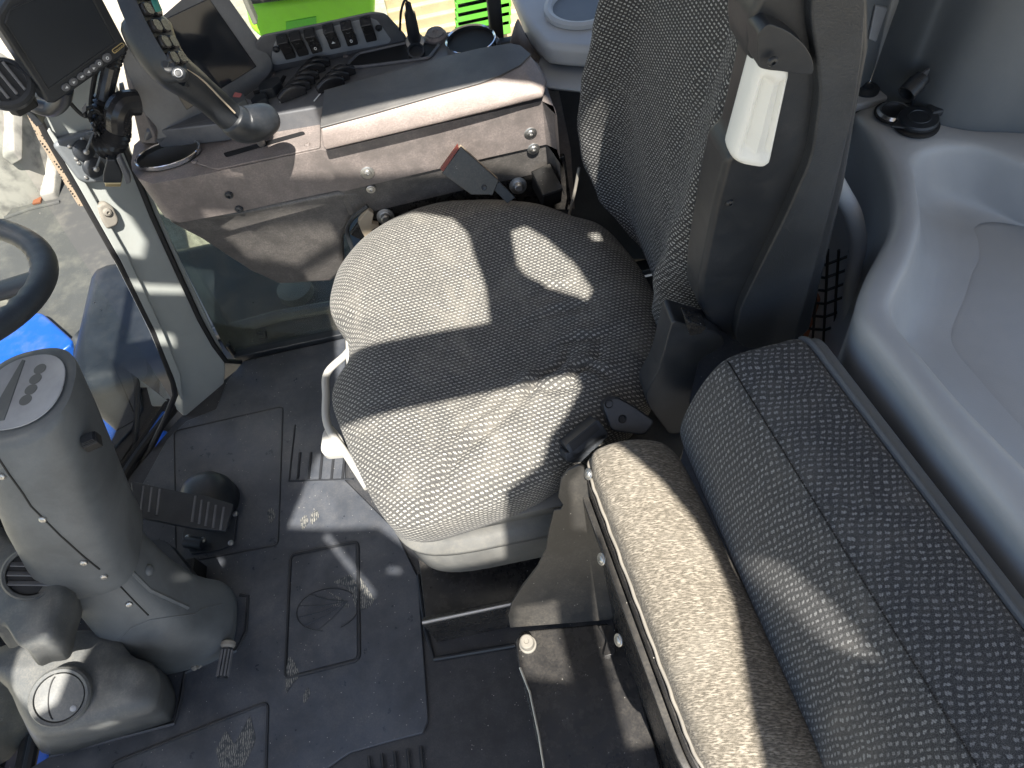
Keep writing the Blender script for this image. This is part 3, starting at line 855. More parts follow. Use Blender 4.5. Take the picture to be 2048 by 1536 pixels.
# small slide switches left of the levers
slab('slide_switch', rounded(px([(516, 172), (528, 160), (556, 152), (562, 162), (544, 176), (518, 182)], z=.672), .003, 3), (0, 0, -.02), 'black', con, .003, 3)
slab('slide_switch', rounded(px([(500, 200), (512, 188), (530, 184), (534, 196), (508, 208)], z=.668), .003, 3), (0, 0, -.016), 'black', con, .003, 3)
slab('slide_track', px([(508, 188), (560, 176), (572, 152), (566, 150), (552, 172), (506, 182)], z=.6565), (0, 0, -.001), 'deepblack', con)
rk = slab('red_switch', rounded(px([(462, 196), (468, 182), (486, 186), (492, 198), (474, 208)], z=.676), .003, 3), (0, 0, -.024), 'greyplastic', con, .003, 3)
slab('red_cap', rounded(px([(465, 193), (470, 184), (484, 187), (480, 194)], z=.6775), .002, 3), (0, 0, -.001), 'pink', rk, .0004)
slab('rocker_base', rounded(px([(480, 206), (490, 196), (510, 202), (506, 212), (488, 214)], z=.662), .003, 3), (0, 0, -.008), 'panelgrey', con, .002)
# trough, sockets and the chrome ring at the rear
slab('trough', rounded(px([(690, 134), (716, 108), (830, 82), (878, 88), (858, 116), (800, 124), (720, 134)], z=.657), .006, 3), (0, 0, -.003), 'deepblack', con, .001)  # flat slab; the shade of the recess is put into its black
MB().tube(rounded(px([(690, 134), (716, 108), (830, 82), (880, 88), (858, 116), (800, 124), (720, 134)], z=.657), .006, 3), .003, 8, closed=True).build('trough_rim', 'deck', con)
c_ = at(872, 73, z=.660); MB().lathe(c_, (0, -.1, 1), [(.019, -.004), (.019, .003), (.015, .006), (.015, .009), (.006, .010), (.004, .008)], 24).build('blank_cap', 'console', con)
c_ = at(832, 102, z=.664); MB().lathe(c_, (0, -.5, 1), [(.014, -.006), (.0145, .002), (.0115, .003), (.011, -.004)], 24).build('power_socket', 'black', con)
e0, e1 = at(892, 93, z=.664), at(990, 68, z=.664); cc = (e0+e1)/2; ax1 = (e1-e0); ra = ax1.length/2; ax1.normalize(); ax2 = V((-ax1.y, ax1.x, 0)); rb_ = .045
MB().loft([ell3(1.0, -.008), ell3(1.0, .003), ell3(.97, .004), ell3(.92, .002), ell3(.91, -.006)], False, False).build('rear_cup_ring', 'chrome', con)
MB().loft([ell3(.91, .001), ell3(.90, -.004)], False, True).build('rear_cup_well', 'deepblack', con)
# screws along the console
for u, v, z, r, w in ((458, 390, None, .006, .007), (478, 418, None, .006, .007), (735, 345, None, .007, .012), (742, 378, None, .006, .008), (1061, 266, None, .007, .011), (1067, 297, None, .007, .011)):
    yy = near[5].y if u < 600 else None
    pl_c = (near[4], V((0, -1, 0))) if u < 600 else (near[8], ((near[9]-near[7]).cross(V((0, 0, 1)))).normalized())
    nn = pl_c[1] if pl_c[1].y < 0 else -pl_c[1]
    screw('console_screw', atp(u, v, pl_c[0]+nn*.001, pl_c[1]), nn, r, 'steel' if u > 700 else 'black', con, False, w)
for u, v in ((620, 238), (615, 290), (652, 202), (692, 112), (390, 324), (412, 240), (545, 150)):
    screw('deck_screw', at(u, v, z=.6235 if v > 236 else .6555), (0, 0, 1), .005, 'console', con, False)
# ---- bracket carrying the console
slab('support_bracket', px([(700, 470), (735, 424), (1000, 352), (1130, 312), (1145, 420), (1000, 420), (760, 500)], y=1.02), (0, .01, 0), 'blackmetal', con, .002)
for u, v in ((771, 433), (1036, 371)):
    p_ = at(u, v, y=1.015)
    MB().lathe(p_, (0, -1, .25), [(.016, 0), (.016, .002), (.0115, .0025), (.0115, .004), (.009, .0045), (.008, .012), (.006, .014), (.003, .014)], 20).build('bracket_bolt', 'steel', con)
slab('wire_clip', rounded(px([(716, 445), (736, 420), (748, 428), (744, 448), (760, 452), (742, 462), (748, 478), (736, 486), (724, 466)], y=1.0), .003, 2), (0, .012, 0), 'beige', con, .002)

# ================================================================== JOYSTICK
joy = thing('control_lever', 'tall black multifunction lever with button head standing beside the touchscreen', 'joystick', at(520, 285, z=.625))
def jp(u, v, z): return at(u, v, z=z)
axis = crom([jp(285, 30, .90), jp(305, 85, .875), jp(340, 135, .845), jp(385, 170, .81), (jp(425, 203, .775)), jp(458, 232, .745), jp(482, 250, .725)], 6)
rad = []
for i in range(len(axis)):
    t_ = i/(len(axis)-1)
    r = .030 if t_ < .12 else .030-.004*(t_-.12)/.2 if t_ < .32 else .026-.005*min(1, (t_-.32)/.25)
    rad.append(r if t_ < .8 else r+.002*(t_-.8)/.2)
rad[0] = .012; rad[1] = .022; rad[2] = .027
MB().tube(axis, rad, 20).build('lever_grip', 'black', joy, angle=180)
bulb = crom([jp(462, 236, .745), jp(484, 250, .728), jp(510, 246, .72), jp(532, 238, .715), jp(542, 234, .712)], 6)
nb = len(bulb)
MB().tube(bulb, [.018+.008*math.sin(PI*min(1, .12+.88*i/(nb-1))) if i < nb-1 else .006 for i in range(nb)], 20).build('lever_foot', 'black', joy, angle=180)
MB().tube([jp(508, 262, .70), jp(524, 288, .622)], .0065, 12).build('stem', 'steel', joy)
MB().lathe(jp(527, 266, .64), (0, 0, 1), [(.012, 0), (.012, .012), (.008, .016)], 16).build('stem_boot', 'deepblack', joy)
hp = plane3(jp(290, 8, .925), jp(345, 100, .875), jp(330, 60, .905))
hx = (jp(345, 100, .88)-jp(295, 5, .925)).normalized(); hn = V((.95, .02, .42)).normalized(); hn = (hn-hx*hn.dot(hx)).normalized(); hy = hn.cross(hx)
hc = jp(316, 58, .895)
fc = []
for k in range(32):
    a = 2*PI*k/32; fc.append(hc+hx*(.058*math.cos(a))+hy*(.022*math.sin(a)))
MB().loft([[p-hn*.022 for p in fc], [hc+(p-hc)*1.08-hn*.004 for p in fc], [hc+(p-hc)*1.02+hn*.003 for p in fc], [hc+(p-hc)*.9+hn*.001 for p in fc]]).build('button_face', 'black', joy, angle=50)
for i in range(5):
    for j in range(2):
        p_ = hc+hx*(-.040+.019*i)+hy*(-.009+.018*j)+hn*.001
        MB().loft([[p_+hx*(.0078*k*math.copysign(abs(math.cos(a*PI/8))**.6, math.cos(a*PI/8)))+hy*(.0092*k*math.copysign(abs(math.sin(a*PI/8))**.6, math.sin(a*PI/8)))+hn*h for a in range(16)] for k, h in ((1, 0), (1, .005), (.8, .0068))]).build('head_button', 'gloss', joy, angle=40)
MB().tube(crom([jp(306, -8, .93), jp(312, 8, .925), jp(318, 22, .918)], 4), .004, 6).build('teal_band', 'teal', joy)
for u, v, kind in ((338, 131, 0), (358, 147, 1)):
    p_ = jp(u, v, .868 if kind == 0 else .860); nn = V((.1, -.75, .65)).normalized()
    b_ = MB().lathe(p_, nn, [(.0085, -.01), (.0085, .002), (.007, .003), (.004, .0024)], 20).build('side_button', 'black', joy)
    a_ = nn.orthogonal().normalized(); b2 = nn.cross(a_)
    if kind: MB().tube([p_+nn*.0032+a_*(.0045*math.cos(k*PI/8))+b2*(.0045*math.sin(k*PI/8)) for k in range(16)], .0005, 4, closed=True).build('ring_mark', 'mark', b_)
    else: MB().tube([p_+nn*.003+a_*.003, p_+nn*.003-a_*.003], .0006, 4).build('hare_mark', 'greymark', b_)
MB().tube(crom([jp(372, 138, .845), jp(405, 160, .82), jp(440, 195, .79), jp(470, 226, .76)], 5), .0012, 6).build('seam_line', 'beige', joy)
fl_ = px([(292, 118), (300, 112), (372, 165), (368, 174), (330, 152)], z=.835)
slab('thumb_flange', rounded(fl_, .004, 3), (0, .012, -.01), 'black', joy, .003)

# ================================================================== MONITOR
mon = thing('camera_monitor', 'black dashboard monitor with row of buttons and gold badge under its dark screen', 'monitor', (-.62, 1.0, .80))
m0, m1, m2 = at(88, 192, z=.80), at(250, 92, z=.80), at(-6, 40, z=.905)
mpl = plane3(m0, m1, m2)
fr = pxp([(84, 186), (94, 206), (110, 208), (252, 108), (256, 92), (248, 78), (186, -40), (160, -60), (20, -10), (-6, 30), (-6, 50)], mpl)
slab('frame', rounded(fr, .004, 3), -mpl[1]*.028, 'black', mon, .004, 3)
sf = pxp([(96, 176), (228, 84), (168, -30), (150, -40), (22, 20), (12, 46)], mpl)
slab('screen', [p+mpl[1]*.0006 for p in sf], -mpl[1]*.002, 'matt screen', mon)
MB().tube([p+mpl[1]*.0004 for p in pxp([(96, 178), (230, 84), (170, -32), (150, -42), (20, 18), (10, 46)], mpl)], .0016, 6, closed=True).build('screen_lip', 'black', mon)
mx = (atp(240, 100, *mpl)-atp(100, 196, *mpl)).normalized(); my = mpl[1].cross(mx)
for i, (u, v) in enumerate(((131, 174), (146, 163), (162, 152), (175, 143), (186, 135), (197, 126), (213, 115))):
    p_ = atp(u, v, *mpl)
    r_ = .0052 if i < 6 else .006
    b_ = MB().loft([[p_+mx*(r_*1.2*k*math.cos(a*PI/8))+my*(r_*k*math.sin(a*PI/8))+mpl[1]*h for a in range(16)] for k, h in ((1, 0), (1, .0018), (.85, .0025))]).build('key', 'deck', mon)
    q_ = p_+mpl[1]*.0027; s_ = .0018
    if i in (0, 3): tri = [q_-mx*s_*1.2, q_+mx*s_+my*s_, q_+mx*s_-my*s_]
    elif i in (1, 4): tri = [q_+mx*s_*1.2, q_-mx*s_+my*s_, q_-mx*s_-my*s_]
    elif i == 2: tri = [q_-mx*s_*1.3-my*s_*.6, q_+mx*s_*1.3-my*s_*.6, q_+mx*s_*1.3+my*s_*.6, q_-mx*s_*1.3+my*s_*.6]
    else: tri = None
    if tri: MB().prism(tri, mpl[1]*.0004).build('key_mark', 'mark', b_, smooth=False)
    else: MB().tube([q_+mx*(s_*math.cos(a*PI/6))+my*(s_*math.sin(a*PI/6)) for a in range(12)], .0006, 4, closed=True).build('key_mark', 'mark', b_)
bdg = pxp([(222, 100), (244, 84), (250, 90), (228, 108)], mpl)
bo = slab('badge', [p+mpl[1]*.001 for p in rounded(bdg, .005, 4)], -mpl[1]*.0015, 'gold', mon)
bin_ = pxp([(224, 100), (244, 86), (248, 90), (228, 105)], mpl)
slab('badge_field', [p+mpl[1]*.0014 for p in rounded(bin_, .004, 4)], -mpl[1]*.001, 'deepblack', bo)
# the little script word on the badge, as a wavy gold stroke
w0, w1 = atp(228, 102, *mpl), atp(246, 89, *mpl)
MB().tube([w0.lerp(w1, k/14)+my*(.0011*math.sin(k*2.4))+mpl[1]*.0018 for k in range(15)], .00045, 4).build('badge_script', 'gold', bo)
MB().tube([atp(40, 60, mpl[0]-mpl[1]*.03, mpl[1]), atp(70, 120, mpl[0]-mpl[1]*.05, mpl[1]), atp(95, 150, mpl[0]-mpl[1]*.08, mpl[1])], .016, 12).build('rear_mount', 'black', mon)
MB().tube(crom([at(58, 205, y=1.12), at(78, 214, y=1.10), at(105, 218, y=1.09), at(125, 200, y=1.07), at(130, 175, y=1.05)], 6), .0115, 14).build('bracket_tube', 'black', mon)
MB().box(at(62, 214, y=1.13), .012, .03, .05).build('bracket_foot', 'black', mon, .002)
# phone holder clip at the left edge
clip = thing('phone_holder', 'round black phone holder clip at the left edge beside the monitor', 'phone holder', at(10, 170, z=.82))
qn = V((.35, -.55, .75)).normalized(); qc = at(8, 166, z=.83)
MB().lathe(qc, qn, [(.034, -.012), (.036, 0), (.033, .005), (.028, .006), (.027, .001), (.010, .001)], 32).build('disc', 'black', clip)
qa = V((0, 0, 1)).cross(qn).normalized(); qb = qn.cross(qa)
for i in range(4):
    p_ = qc+qa*(-.020+.012*i)+qn*.004; MB().box(p_, .004, .044, .004, qa, qb).build('spring_bar', 'deck', clip, .001)
slab('holder_block', px([(4, 190), (55, 172), (60, 188), (22, 210), (4, 206)], z=.80), (0, 0, -.02), 'deepblack', clip, .002)

# ================================================================== PILLAR
pil = thing('corner_pillar', 'pale grey moulded window pillar with latch and sunlit patches', 'pillar', (-.74, 1.06, 0))
pa = [(366, 834), (432, 818), (446, 790), (452, 740), (446, 700), (400, 600), (352, 500), (300, 380), (262, 300), (240, 180), (190, 90), (150, 110), (60, 196), (92, 262), (150, 360), (240, 520), (310, 660), (350, 752), (364, 790)]
plp = plane3(V((-.765, 1.005, 0)), V((-.680, 1.075, 0)), at(150, 230, y=1.20))
slab('pillar_body', rounded(pxp(pa, plp), .006, 2), -plp[1]*.05, 'pillar', pil, .014, 3)
slab('window_flange', pxp([(92, 262), (102, 256), (165, 352), (258, 515), (322, 650), (362, 748), (368, 800), (362, 800), (346, 752), (300, 650), (240, 520)], (plp[0]+plp[1]*.012, plp[1])), -plp[1]*.03, 'pillar', pil, .003)
MB().tube(pxp([(60, 200), (92, 268), (150, 368), (240, 528), (308, 664), (346, 764), (350, 790), (330, 840), (300, 900), (250, 975), (210, 1050)], (plp[0]+plp[1]*.006, plp[1])), .0065, 8).build('door_seal', 'deepblack', pil)
MB().tube(pxp([(245, 285), (272, 350), (305, 432), (352, 536), (400, 640), (428, 690), (452, 722), (482, 724)], (plp[0]+plp[1]*.008, plp[1])), .006, 8).build('window_seal', 'deepblack', pil)
lt = slab('latch_cover', rounded(pxp([(195, 412), (212, 404), (228, 414), (240, 440), (236, 452), (215, 460), (203, 440)], (plp[0]+plp[1]*.016, plp[1])), .006, 4), -plp[1]*.018, 'gimp', pil, .006, 3)
screw('latch_screw', atp(214, 424, plp[0]+plp[1]*.016, plp[1]), plp[1], .008, 'gimp', lt, False)
hm = rounded(pxp([(108, 292), (120, 280), (185, 262), (215, 268), (232, 300), (236, 330), (222, 366), (176, 368), (160, 362)], (plp[0]+plp[1]*.02, plp[1])), .01, 4)
sb_ = slab('socket_panel', hm, -plp[1]*.024, 'sidebox', pil, .010, 3)
for u, v in ((166, 300), (186, 334)):
    p_ = atp(u, v, plp[0]+plp[1]*.0205, plp[1])
    g = MB().lathe(p_, plp[1], [(.018, 0), (.018, .005), (.014, .008), (.006, .0085), (.005, .012), (.003, .013)], 24).build('round_socket', 'black', sb_)
    pe = crom([p_+plp[1]*.012, atp(u+14, v-18, plp[0]+plp[1]*.04, plp[1]), atp(u+22, v-36, plp[0]+plp[1]*.03, plp[1]), atp(u+6, v-34, plp[0]+plp[1]*.022, plp[1])], 6)
    MB().tube(pe, .0022, 8).build('cap_tether', 'sidebox', g)
    MB().lathe(p_+plp[1]*.011, plp[1], [(.005, 0), (.005, .004), (.003, .005)], 12).build('cap_pin', 'steel', g)
for u, v in ((138, 293), (164, 278), (152, 318), (157, 326), (187, 315), (172, 355)):
    screw('panel_screw', atp(u, v, plp[0]+plp[1]*.0202, plp[1]), plp[1], .0035, 'steel', sb_, False)

# cables in front of the pillar
ca = thing('wiring_loom', 'black corrugated cable loom with taped bundle and hanging plugs by the pillar', 'cables', at(215, 270, y=1.05))


def corrugated(path, r, step=.0075, amp=.0020, smooth_ranges=()):
    L = [0]
    for a, b in zip(path, path[1:]): L.append(L[-1]+(b-a).length)
    n_ = int(L[-1]/step*2); out = []; rr = []
    j = 0
    for i in range(n_+1):
        s = L[-1]*i/n_
        while j < len(L)-2 and L[j+1] < s: j += 1
        out.append(path[j].lerp(path[j+1], (s-L[j])/max(1e-6, L[j+1]-L[j])))
        f = i/n_; sm = any(a <= f <= b for a, b in smooth_ranges)
        rr.append(r+(amp*.4 if sm else (amp if i % 2 else -amp)))
    return MB().tube(out, rr, 14)


corrugated(crom([at(236, 85, y=1.10), at(222, 130, y=1.10), at(212, 175, y=1.09), at(204, 225, y=1.08), at(203, 262, y=1.075), at(214, 282, y=1.07)], 8), .0125, smooth_ranges=((.25, .55),)).build('corrugated_hose', 'gloss', ca, angle=20)
corrugated(crom([at(275, 205, y=1.08), at(248, 208, y=1.07), at(236, 226, y=1.06), at(236, 255, y=1.06), at(226, 284, y=1.06), at(206, 292, y=1.065)], 8), .0185, amp=.0026, smooth_ranges=((.0, .55),)).build('elbow_hose', 'gloss', ca, angle=20)
MB().tube(crom([at(196, 120, y=1.10), at(186, 180, y=1.10), at(184, 222, y=1.09), at(200, 250, y=1.08)], 6), .0045, 8).build('thin_cable', 'deepblack', ca)
MB().tube(crom([at(128, 190, y=1.08), at(146, 212, y=1.08), at(165, 230, y=1.08), at(185, 236, y=1.08), at(200, 250, y=1.08)], 6), .0030, 8).build('thin_cable', 'deepblack', ca)
for k, (u, v) in enumerate(((186, 228), (196, 236), (204, 256))):
    p_ = at(u, v, y=1.06); MB().tube([p_+V((.011*math.cos(a*PI/8), .004*math.sin(a*3), .011*math.sin(a*PI/8))) for a in range(16)], .0032, 8, closed=True).build('cable_loop', 'deepblack', ca)
slab('tie_tail', px([(164, 216), (172, 206), (172, 222), (164, 228)], y=1.05), (0, .002, 0), 'deck', ca)
MB().tube(crom([at(205, 286, y=1.06), at(214, 305, y=1.055), at(222, 325, y=1.05)], 5), .005, 8).build('plug_cable', 'gimp', ca)
MB().tube(crom([at(212, 286, y=1.06), at(232, 312, y=1.055), at(250, 345, y=1.05)], 5), .004, 8).build('plug_cable', 'deck', ca)
pg = slab('plug_hood', px([(214, 320), (230, 320), (244, 348), (243, 366), (206, 366), (206, 348)], y=1.035), (0, .016, 0), 'black', ca, .002)
slab('plug_shell', px([(209, 366), (243, 366), (241, 374), (211, 374)], y=1.036), (0, .012, 0), 'brass', pg, .001)
for k in range(4):
    MB().lathe(at(216+k*7, 375, y=1.036)+V((0, .006, 0)), (0, -.2, -1), [(.0012, 0), (.0012, .003)], 8).build('pin', 'steel', pg)
slab('plug_hood', px([(232, 318), (240, 314), (258, 352), (262, 366), (252, 370), (246, 352)], y=1.03), (0, .012, 0), 'deck', ca, .002)
slab('white_tag', px([(238, 168), (246, 166), (252, 190), (240, 194)], y=1.10), (0, .003, 0), 'whitepaint', ca)

# ================================================================== WINDOWS
wr_ = thing('side_window', 'dusty lower side window pane below the console with small etched mark', 'window', (-.5, 1.15, .2))
wpl = plane3(V((-.6, 1.15, 0)), V((0, 1.15, 0)), V((0, 1.24, .75)))
gpn = rounded(pxp([(270, 300), (310, 420), (455, 706), (500, 722), (700, 672), (700, 300)], wpl), .03, 5)
slab('pane', gpn, (0, .004, 0), 'glass', wr_, smooth=False)
MB().tube(pxp([(455, 690), (470, 712), (500, 721), (600, 698), (720, 668)], (wpl[0]+V((0, -.004, 0)), wpl[1])), .006, 8).build('lower_seal', 'deepblack', wr_)
slab('sill', [V((-.645, 1.135, .0)), V((.7, 1.135, .0)), V((.7, 1.17, .0)), V((-.645, 1.17, .0))], (0, 0, .02), 'black', wr_, .003)
mk = MB()
for a, b in (((514, 664), (530, 662)), ((530, 662), (532, 676)), ((532, 676), (518, 679)), ((514, 664), (515, 668)), ((518, 669), (527, 668))):
    mk.tube([atp(*a, wpl[0]+V((0, -.001, 0)), wpl[1]), atp(*b, wpl[0]+V((0, -.001, 0)), wpl[1])], .0014, 5)
mk.build('etched_mark', 'deepblack', wr_)
up_w = thing('rear_side_window', 'upper side window strip above the console with black rear post', 'window', (0, 1.24, .7))
slab('pane', [V((-.40, 1.245, .60)), V((.10, 1.245, .60)), V((.10, 1.33, 1.45)), V((-.40, 1.33, 1.45))], (0, .004, 0), 'glassclean', up_w, smooth=False)
po = [at(990, -20, y=1.23), at(1022, -20, y=1.22), at(1010, 95, y=1.22), at(984, 88, y=1.23)]
slab('rear_post', [po[0]+V((.02, .05, .6)), po[1]+V((.02, .05, .6)), po[2], po[3]], (0, .03, 0), 'deepblack', up_w, .004)
fw = thing('front_window', 'front corner window pane with dusty glass over the blue bonnet', 'window', (-.85, .85, .3))
w0, w1, w2, w3 = V((-.795, 1.05, -.02)), V((-.905, .87, -.02)), V((-.985, .60, -.02)), V((-1.0, -.2, -.02))
def upq(p, z): return V((p.x+.10*z, p.y+.10*z, z)) if p.y > .9 else V((p.x-.02*z, p.y+.06*z, z))
fm = MB()
for a, b in ((w0, w1), (w1, w2), (w2, w3)):
    fm.add([a, b, upq(b, 1.5), upq(a, 1.5)], [(0, 1, 2, 3)])
fm.build('pane', 'glassclean', fw, smooth=False, recalc=False)
MB().tube(crom([w0+V((.012, 0, .02)), w1+V((.012, 0, .02)), w2+V((.012, 0, .02)), w3+V((.012, 0, .02))], 8), .011, 10).build('lower_seal', 'deepblack', fw)
MB().tube(crom([w0+V((-.005, -.02, .022)), w1+V((-.012, 0, .022)), w2+V((-.012, 0, .022)), w3+V((-.012, 0, .022))], 8), .007, 10).build('blue_rail', 'blue', fw)
bnd = pxp([(22, 120), (34, 120), (58, 196), (92, 268), (150, 370), (170, 412), (158, 412), (132, 370), (78, 280), (44, 205)], (plp[0]-plp[1]*.004, plp[1]))
slab('dotted_band', bnd, -plp[1]*.003, 'frit', fw, smooth=False)

# ================================================================== STEERING WHEEL AND COLUMN
wh = thing('steering_wheel', 'black leather grained steering wheel cut off by the left edge', 'steering wheel', (-.779, .76, .72))
wc, wn = V((-.779, .76, .72)), V((.252, .244, 1)).normalized()
wa = V((wn.z, 0, -wn.x)).normalized(); wb = wn.cross(wa)
NR = 96; rg = []
for i in range(NR):
    a = 2*PI*i/NR; rdir = wa*math.cos(a)+wb*math.sin(a); c_ = wc+rdir*.186
    ring = []
    for k in range(18):
        b = 2*PI*k/18
        gr = .0014*math.sin(i*2*PI/NR*44) if math.cos(b+.9) < -.2 else 0
        ring.append(c_+rdir*((.0175+gr)*math.cos(b))+wn*((.0145+gr)*math.sin(b)))
    rg.append(ring)
MB().loft(rg, closed=True).build('rim', 'blackgrain', wh, angle=180)
hub = wc-wn*.05
for a in (25, 155, 270):
    rdir = wa*math.cos(math.radians(a-20))+wb*math.sin(math.radians(a-20)); sd = wn.cross(rdir)
    rgs = []
    for t_, wd, h in ((.18, .026, .010), (.12, .024, .008), (.06, .03, .008), (.0, .035, .008)):
        c_ = hub+rdir*t_+wn*(.05*min(1, t_/.17))
        rgs.append([c_+sd*(wd*math.cos(k*PI/8))+wn*(h*math.sin(k*PI/8)) for k in range(16)])
    MB().loft(rgs).build('spoke', 'blackgrain', wh, angle=60)
MB().lathe(hub-wn*.01, wn, [(.06, 0), (.065, .02), (.06, .035), (.03, .042)], 32).build('hub', 'blackgrain', wh)

colm = thing('steering_column', 'grey plastic steering column shroud with cross head screws standing on the mat', 'steering column', (-.68, .5, 0))
top_c = at(45, 790, z=.58)


def colring(u, v, z, rx, ry, e=2.6, rot=.0, n_=48): return sell(at(u, v, z=z), rx, ry, n_, e, rot)


up_r = [colring(46, 785, .600, .062, .066, 2.4), colring(46, 787, .597, .071, .075, 2.5), colring(47, 802, .585, .076, .080, 2.6), colring(84, 882, .52, .077, .083, 2.8), colring(121, 971, .44, .079, .087, 3.0), colring(158, 1050, .36, .079, .085, 3.2), colring(187, 1098, .300, .079, .079, 3.4), colring(191, 1104, .294, .076, .076, 3.4), colring(191, 1105, .293, .06, .06, 2.8)]
o_up = MB().loft(up_r).build('upper_shroud', 'greyplastic', colm, angle=60)
cp = at(46, 784, z=.602)
slab('badge_plate', [p+V((0, 0, .002)) for p in sell((cp.x, cp.y, .601), .058, .060, 40, 2.3)], (0, 0, .002), 'panelgrey', colm, .0008)
bpx = slab('badge_bar', px([(-30, 845), (8, 840), (50, 720), (44, 718)], z=.606), (0, 0, -.003), 'greyplastic', colm, .001)
for u, v in ((80, 738), (71, 758), (62, 779), (51, 800)):
    MB().lathe(at(u, v, z=.6051), (0, 0, 1), [(.0085, -.002), (.0085, .0004)], 24).build('indicator_dot', 'greymark', colm)
lo_r = [colring(188, 1096, .305, .064, .064, 3.0), colring(220, 1140, .25, .067, .065, 3.0), colring(266, 1190, .185, .075, .067, 3.0), colring(310, 1228, .125, .085, .072, 3.0), colring(334, 1240, .085, .098, .074, 3.0), colring(350, 1248, .06, .108, .077, 3.2), colring(358, 1256, .03, .112, .078, 3.2), colring(360, 1262, .008, .112, .078, 3.2)]
o_lo = MB().loft(lo_r).build('lower_shroud', 'greyplastic', colm, angle=60)
from mathutils.bvhtree import BVHTree


def surf(mb_obj):
    me_ = mb_obj.data
    return BVHTree.FromPolygons([v.co for v in me_.vertices], [p.vertices for p in me_.polygons])


def on(tree, u, v, lift=0.0):
    h = tree.ray_cast(CAM, ray(u, v).normalized())
    if h[0] is None: return None, None
    n_ = h[1] if h[1].dot(CAM-h[0]) > 0 else -h[1]
    return h[0]+n_*lift, n_


tU, tL = surf(o_up), surf(o_lo)


def line_on(tree, pts, r, name, mat_, par, lift=0.0):
    P_ = []
    for (a, b), (c, d) in zip(pts, pts[1:]):
        for k in range(6):
            q_ = on(tree, a+(c-a)*k/6, b+(d-b)*k/6, lift)[0]
            if q_ is not None: P_.append(q_)
    if len(P_) > 2: MB().tube(P_, r, 6).build(name, mat_, par)


seam = [(-10, 905), (18, 948), (45, 985), (62, 1012), (80, 1030), (120, 1070), (170, 1115), (205, 1143)]
line_on(tU, seam, .0016, 'shroud_seam', 'deepblack', colm)
line_on(tL, [(212, 1146), (240, 1172), (270, 1204), (302, 1236)], .0014, 'shroud_seam', 'deepblack', colm)
line_on(tL, [(236, 1282), (262, 1256), (300, 1240), (340, 1234), (390, 1228), (402, 1218), (452, 1206)], .0014, 'shroud_seam', 'greyplastic', colm)
line_on(tL, [(250, 1130), (300, 1180), (392, 1222)], .004, 'moulded_ridge', 'greyplastic', colm, -.001)
for u, v in ((4, 952), (86, 1038), (168, 1125), (208, 1153), (258, 1208)):
    q_, n_ = on(tU, u, v)
    if q_ is None: q_, n_ = on(tL, u, v)
    if q_ is not None: screw('shroud_screw', q_, n_, .0055, 'steel', colm)
nb_ = at(184, 884, z=.535)
MB().box(nb_, .022, .02, .014, (1, .3, 0), (-.3, 1, 0)).build('ribbed_stop', 'deepblack', colm, .002)
for k in range(3): MB().box(nb_+V((0, 0, .008+.002*k)), .02-.002*k, .018-.002*k, .0012, (1, .3, 0), (-.3, 1, 0)).build('stop_rib', 'black', colm)
bmp, bn_ = on(tL, 298, 1140)
if bmp is not None: MB().lathe(bmp, bn_, [(.010, -.006), (.010, .001), (.008, .004), (.004, .006), (.001, .0065)], 20).build('bump_plug', 'greyplastic', colm)
MB().lathe(at(395, 1330, z=.02), (-.1, -.6, .8), [(.008, -.02), (.008, .0), (.0055, .001), (.0055, .012), (.003, .014)], 14).build('foot_bolt', 'gimp', colm)
# ribbed peg pedal at the column foot
peg = thing('release_pedal', 'small ribbed black peg pedal sticking out of the column foot', 'pedal', at(450, 1320, z=.03))
p0_, p1_ = at(455, 1296, z=.055), at(444, 1358, z=.055)
dv = (p1_-p0_).normalized()
MB().tube([p0_, p1_], .0095, 12).build('peg', 'black', peg)
aa = dv.orthogonal().normalized(); bb = dv.cross(aa)
for k in range(10):
    o_ = (aa*math.cos(k*PI/5)+bb*math.sin(k*PI/5))*.0095
    MB().tube([p0_+o_+dv*.004, p1_+o_-dv*.004], .0018, 6).build('peg_rib', 'deck', peg)
MB().lathe(p0_-dv*.014, dv, [(.007, 0), (.013, .004), (.013, .010), (.010, .014)], 16).build('peg_collar', 'gimp', peg)

# ================================================================== LOWER DASH WITH VENTS
da = thing('air_duct_housing', 'grey moulded air duct housing with two round vents in front of the column', 'air duct', (-.85, .4, 0))
tp = [(-40, 1330), (10, 1292), (76, 1272), (120, 1266), (190, 1262), (232, 1272), (262, 1310), (292, 1324), (316, 1345), (318, 1380), (300, 1420), (230, 1440), (100, 1462), (60, 1440), (22, 1366), (-30, 1340)]
b3 = [(-40, 1345), (0, 1318), (60, 1290), (120, 1276), (200, 1276), (240, 1286), (275, 1325), (325, 1340), (352, 1390), (346, 1436), (330, 1448), (230, 1478), (104, 1512), (60, 1470), (22, 1390), (-30, 1360)]
tpp = crom([at(u, v, z=.165+.02*(1 if u < 150 else .2)) for u, v in tp], 3, True)
bbp = crom(px(b3, z=.006), 3, True)
mdp = [a.lerp(b, .3)+V((.006, -.002, .02)) for a, b in zip(tpp, bbp)]
ccp = sum(tpp, V())/len(tpp)
MB().loft([bbp, [a.lerp(b, .55)+V((.004, 0, .012)) for a, b in zip(bbp, tpp)], mdp, tpp, [ccp+(p-ccp)*.75+V((0, 0, .012)) for p in tpp], [ccp+(p-ccp)*.3+V((0, 0, .015)) for p in tpp]]).build('lower_body', 'dash', da, angle=180)
tu = [(-40, 1040), (10, 1075), (50, 1092), (98, 1110), (122, 1140), (126, 1180), (112, 1225), (98, 1275), (60, 1285), (30, 1292), (0, 1250), (-40, 1240)]
tup = crom(px(tu, z=.345), 4, True); cu = sum(tup, V())/len(tup)
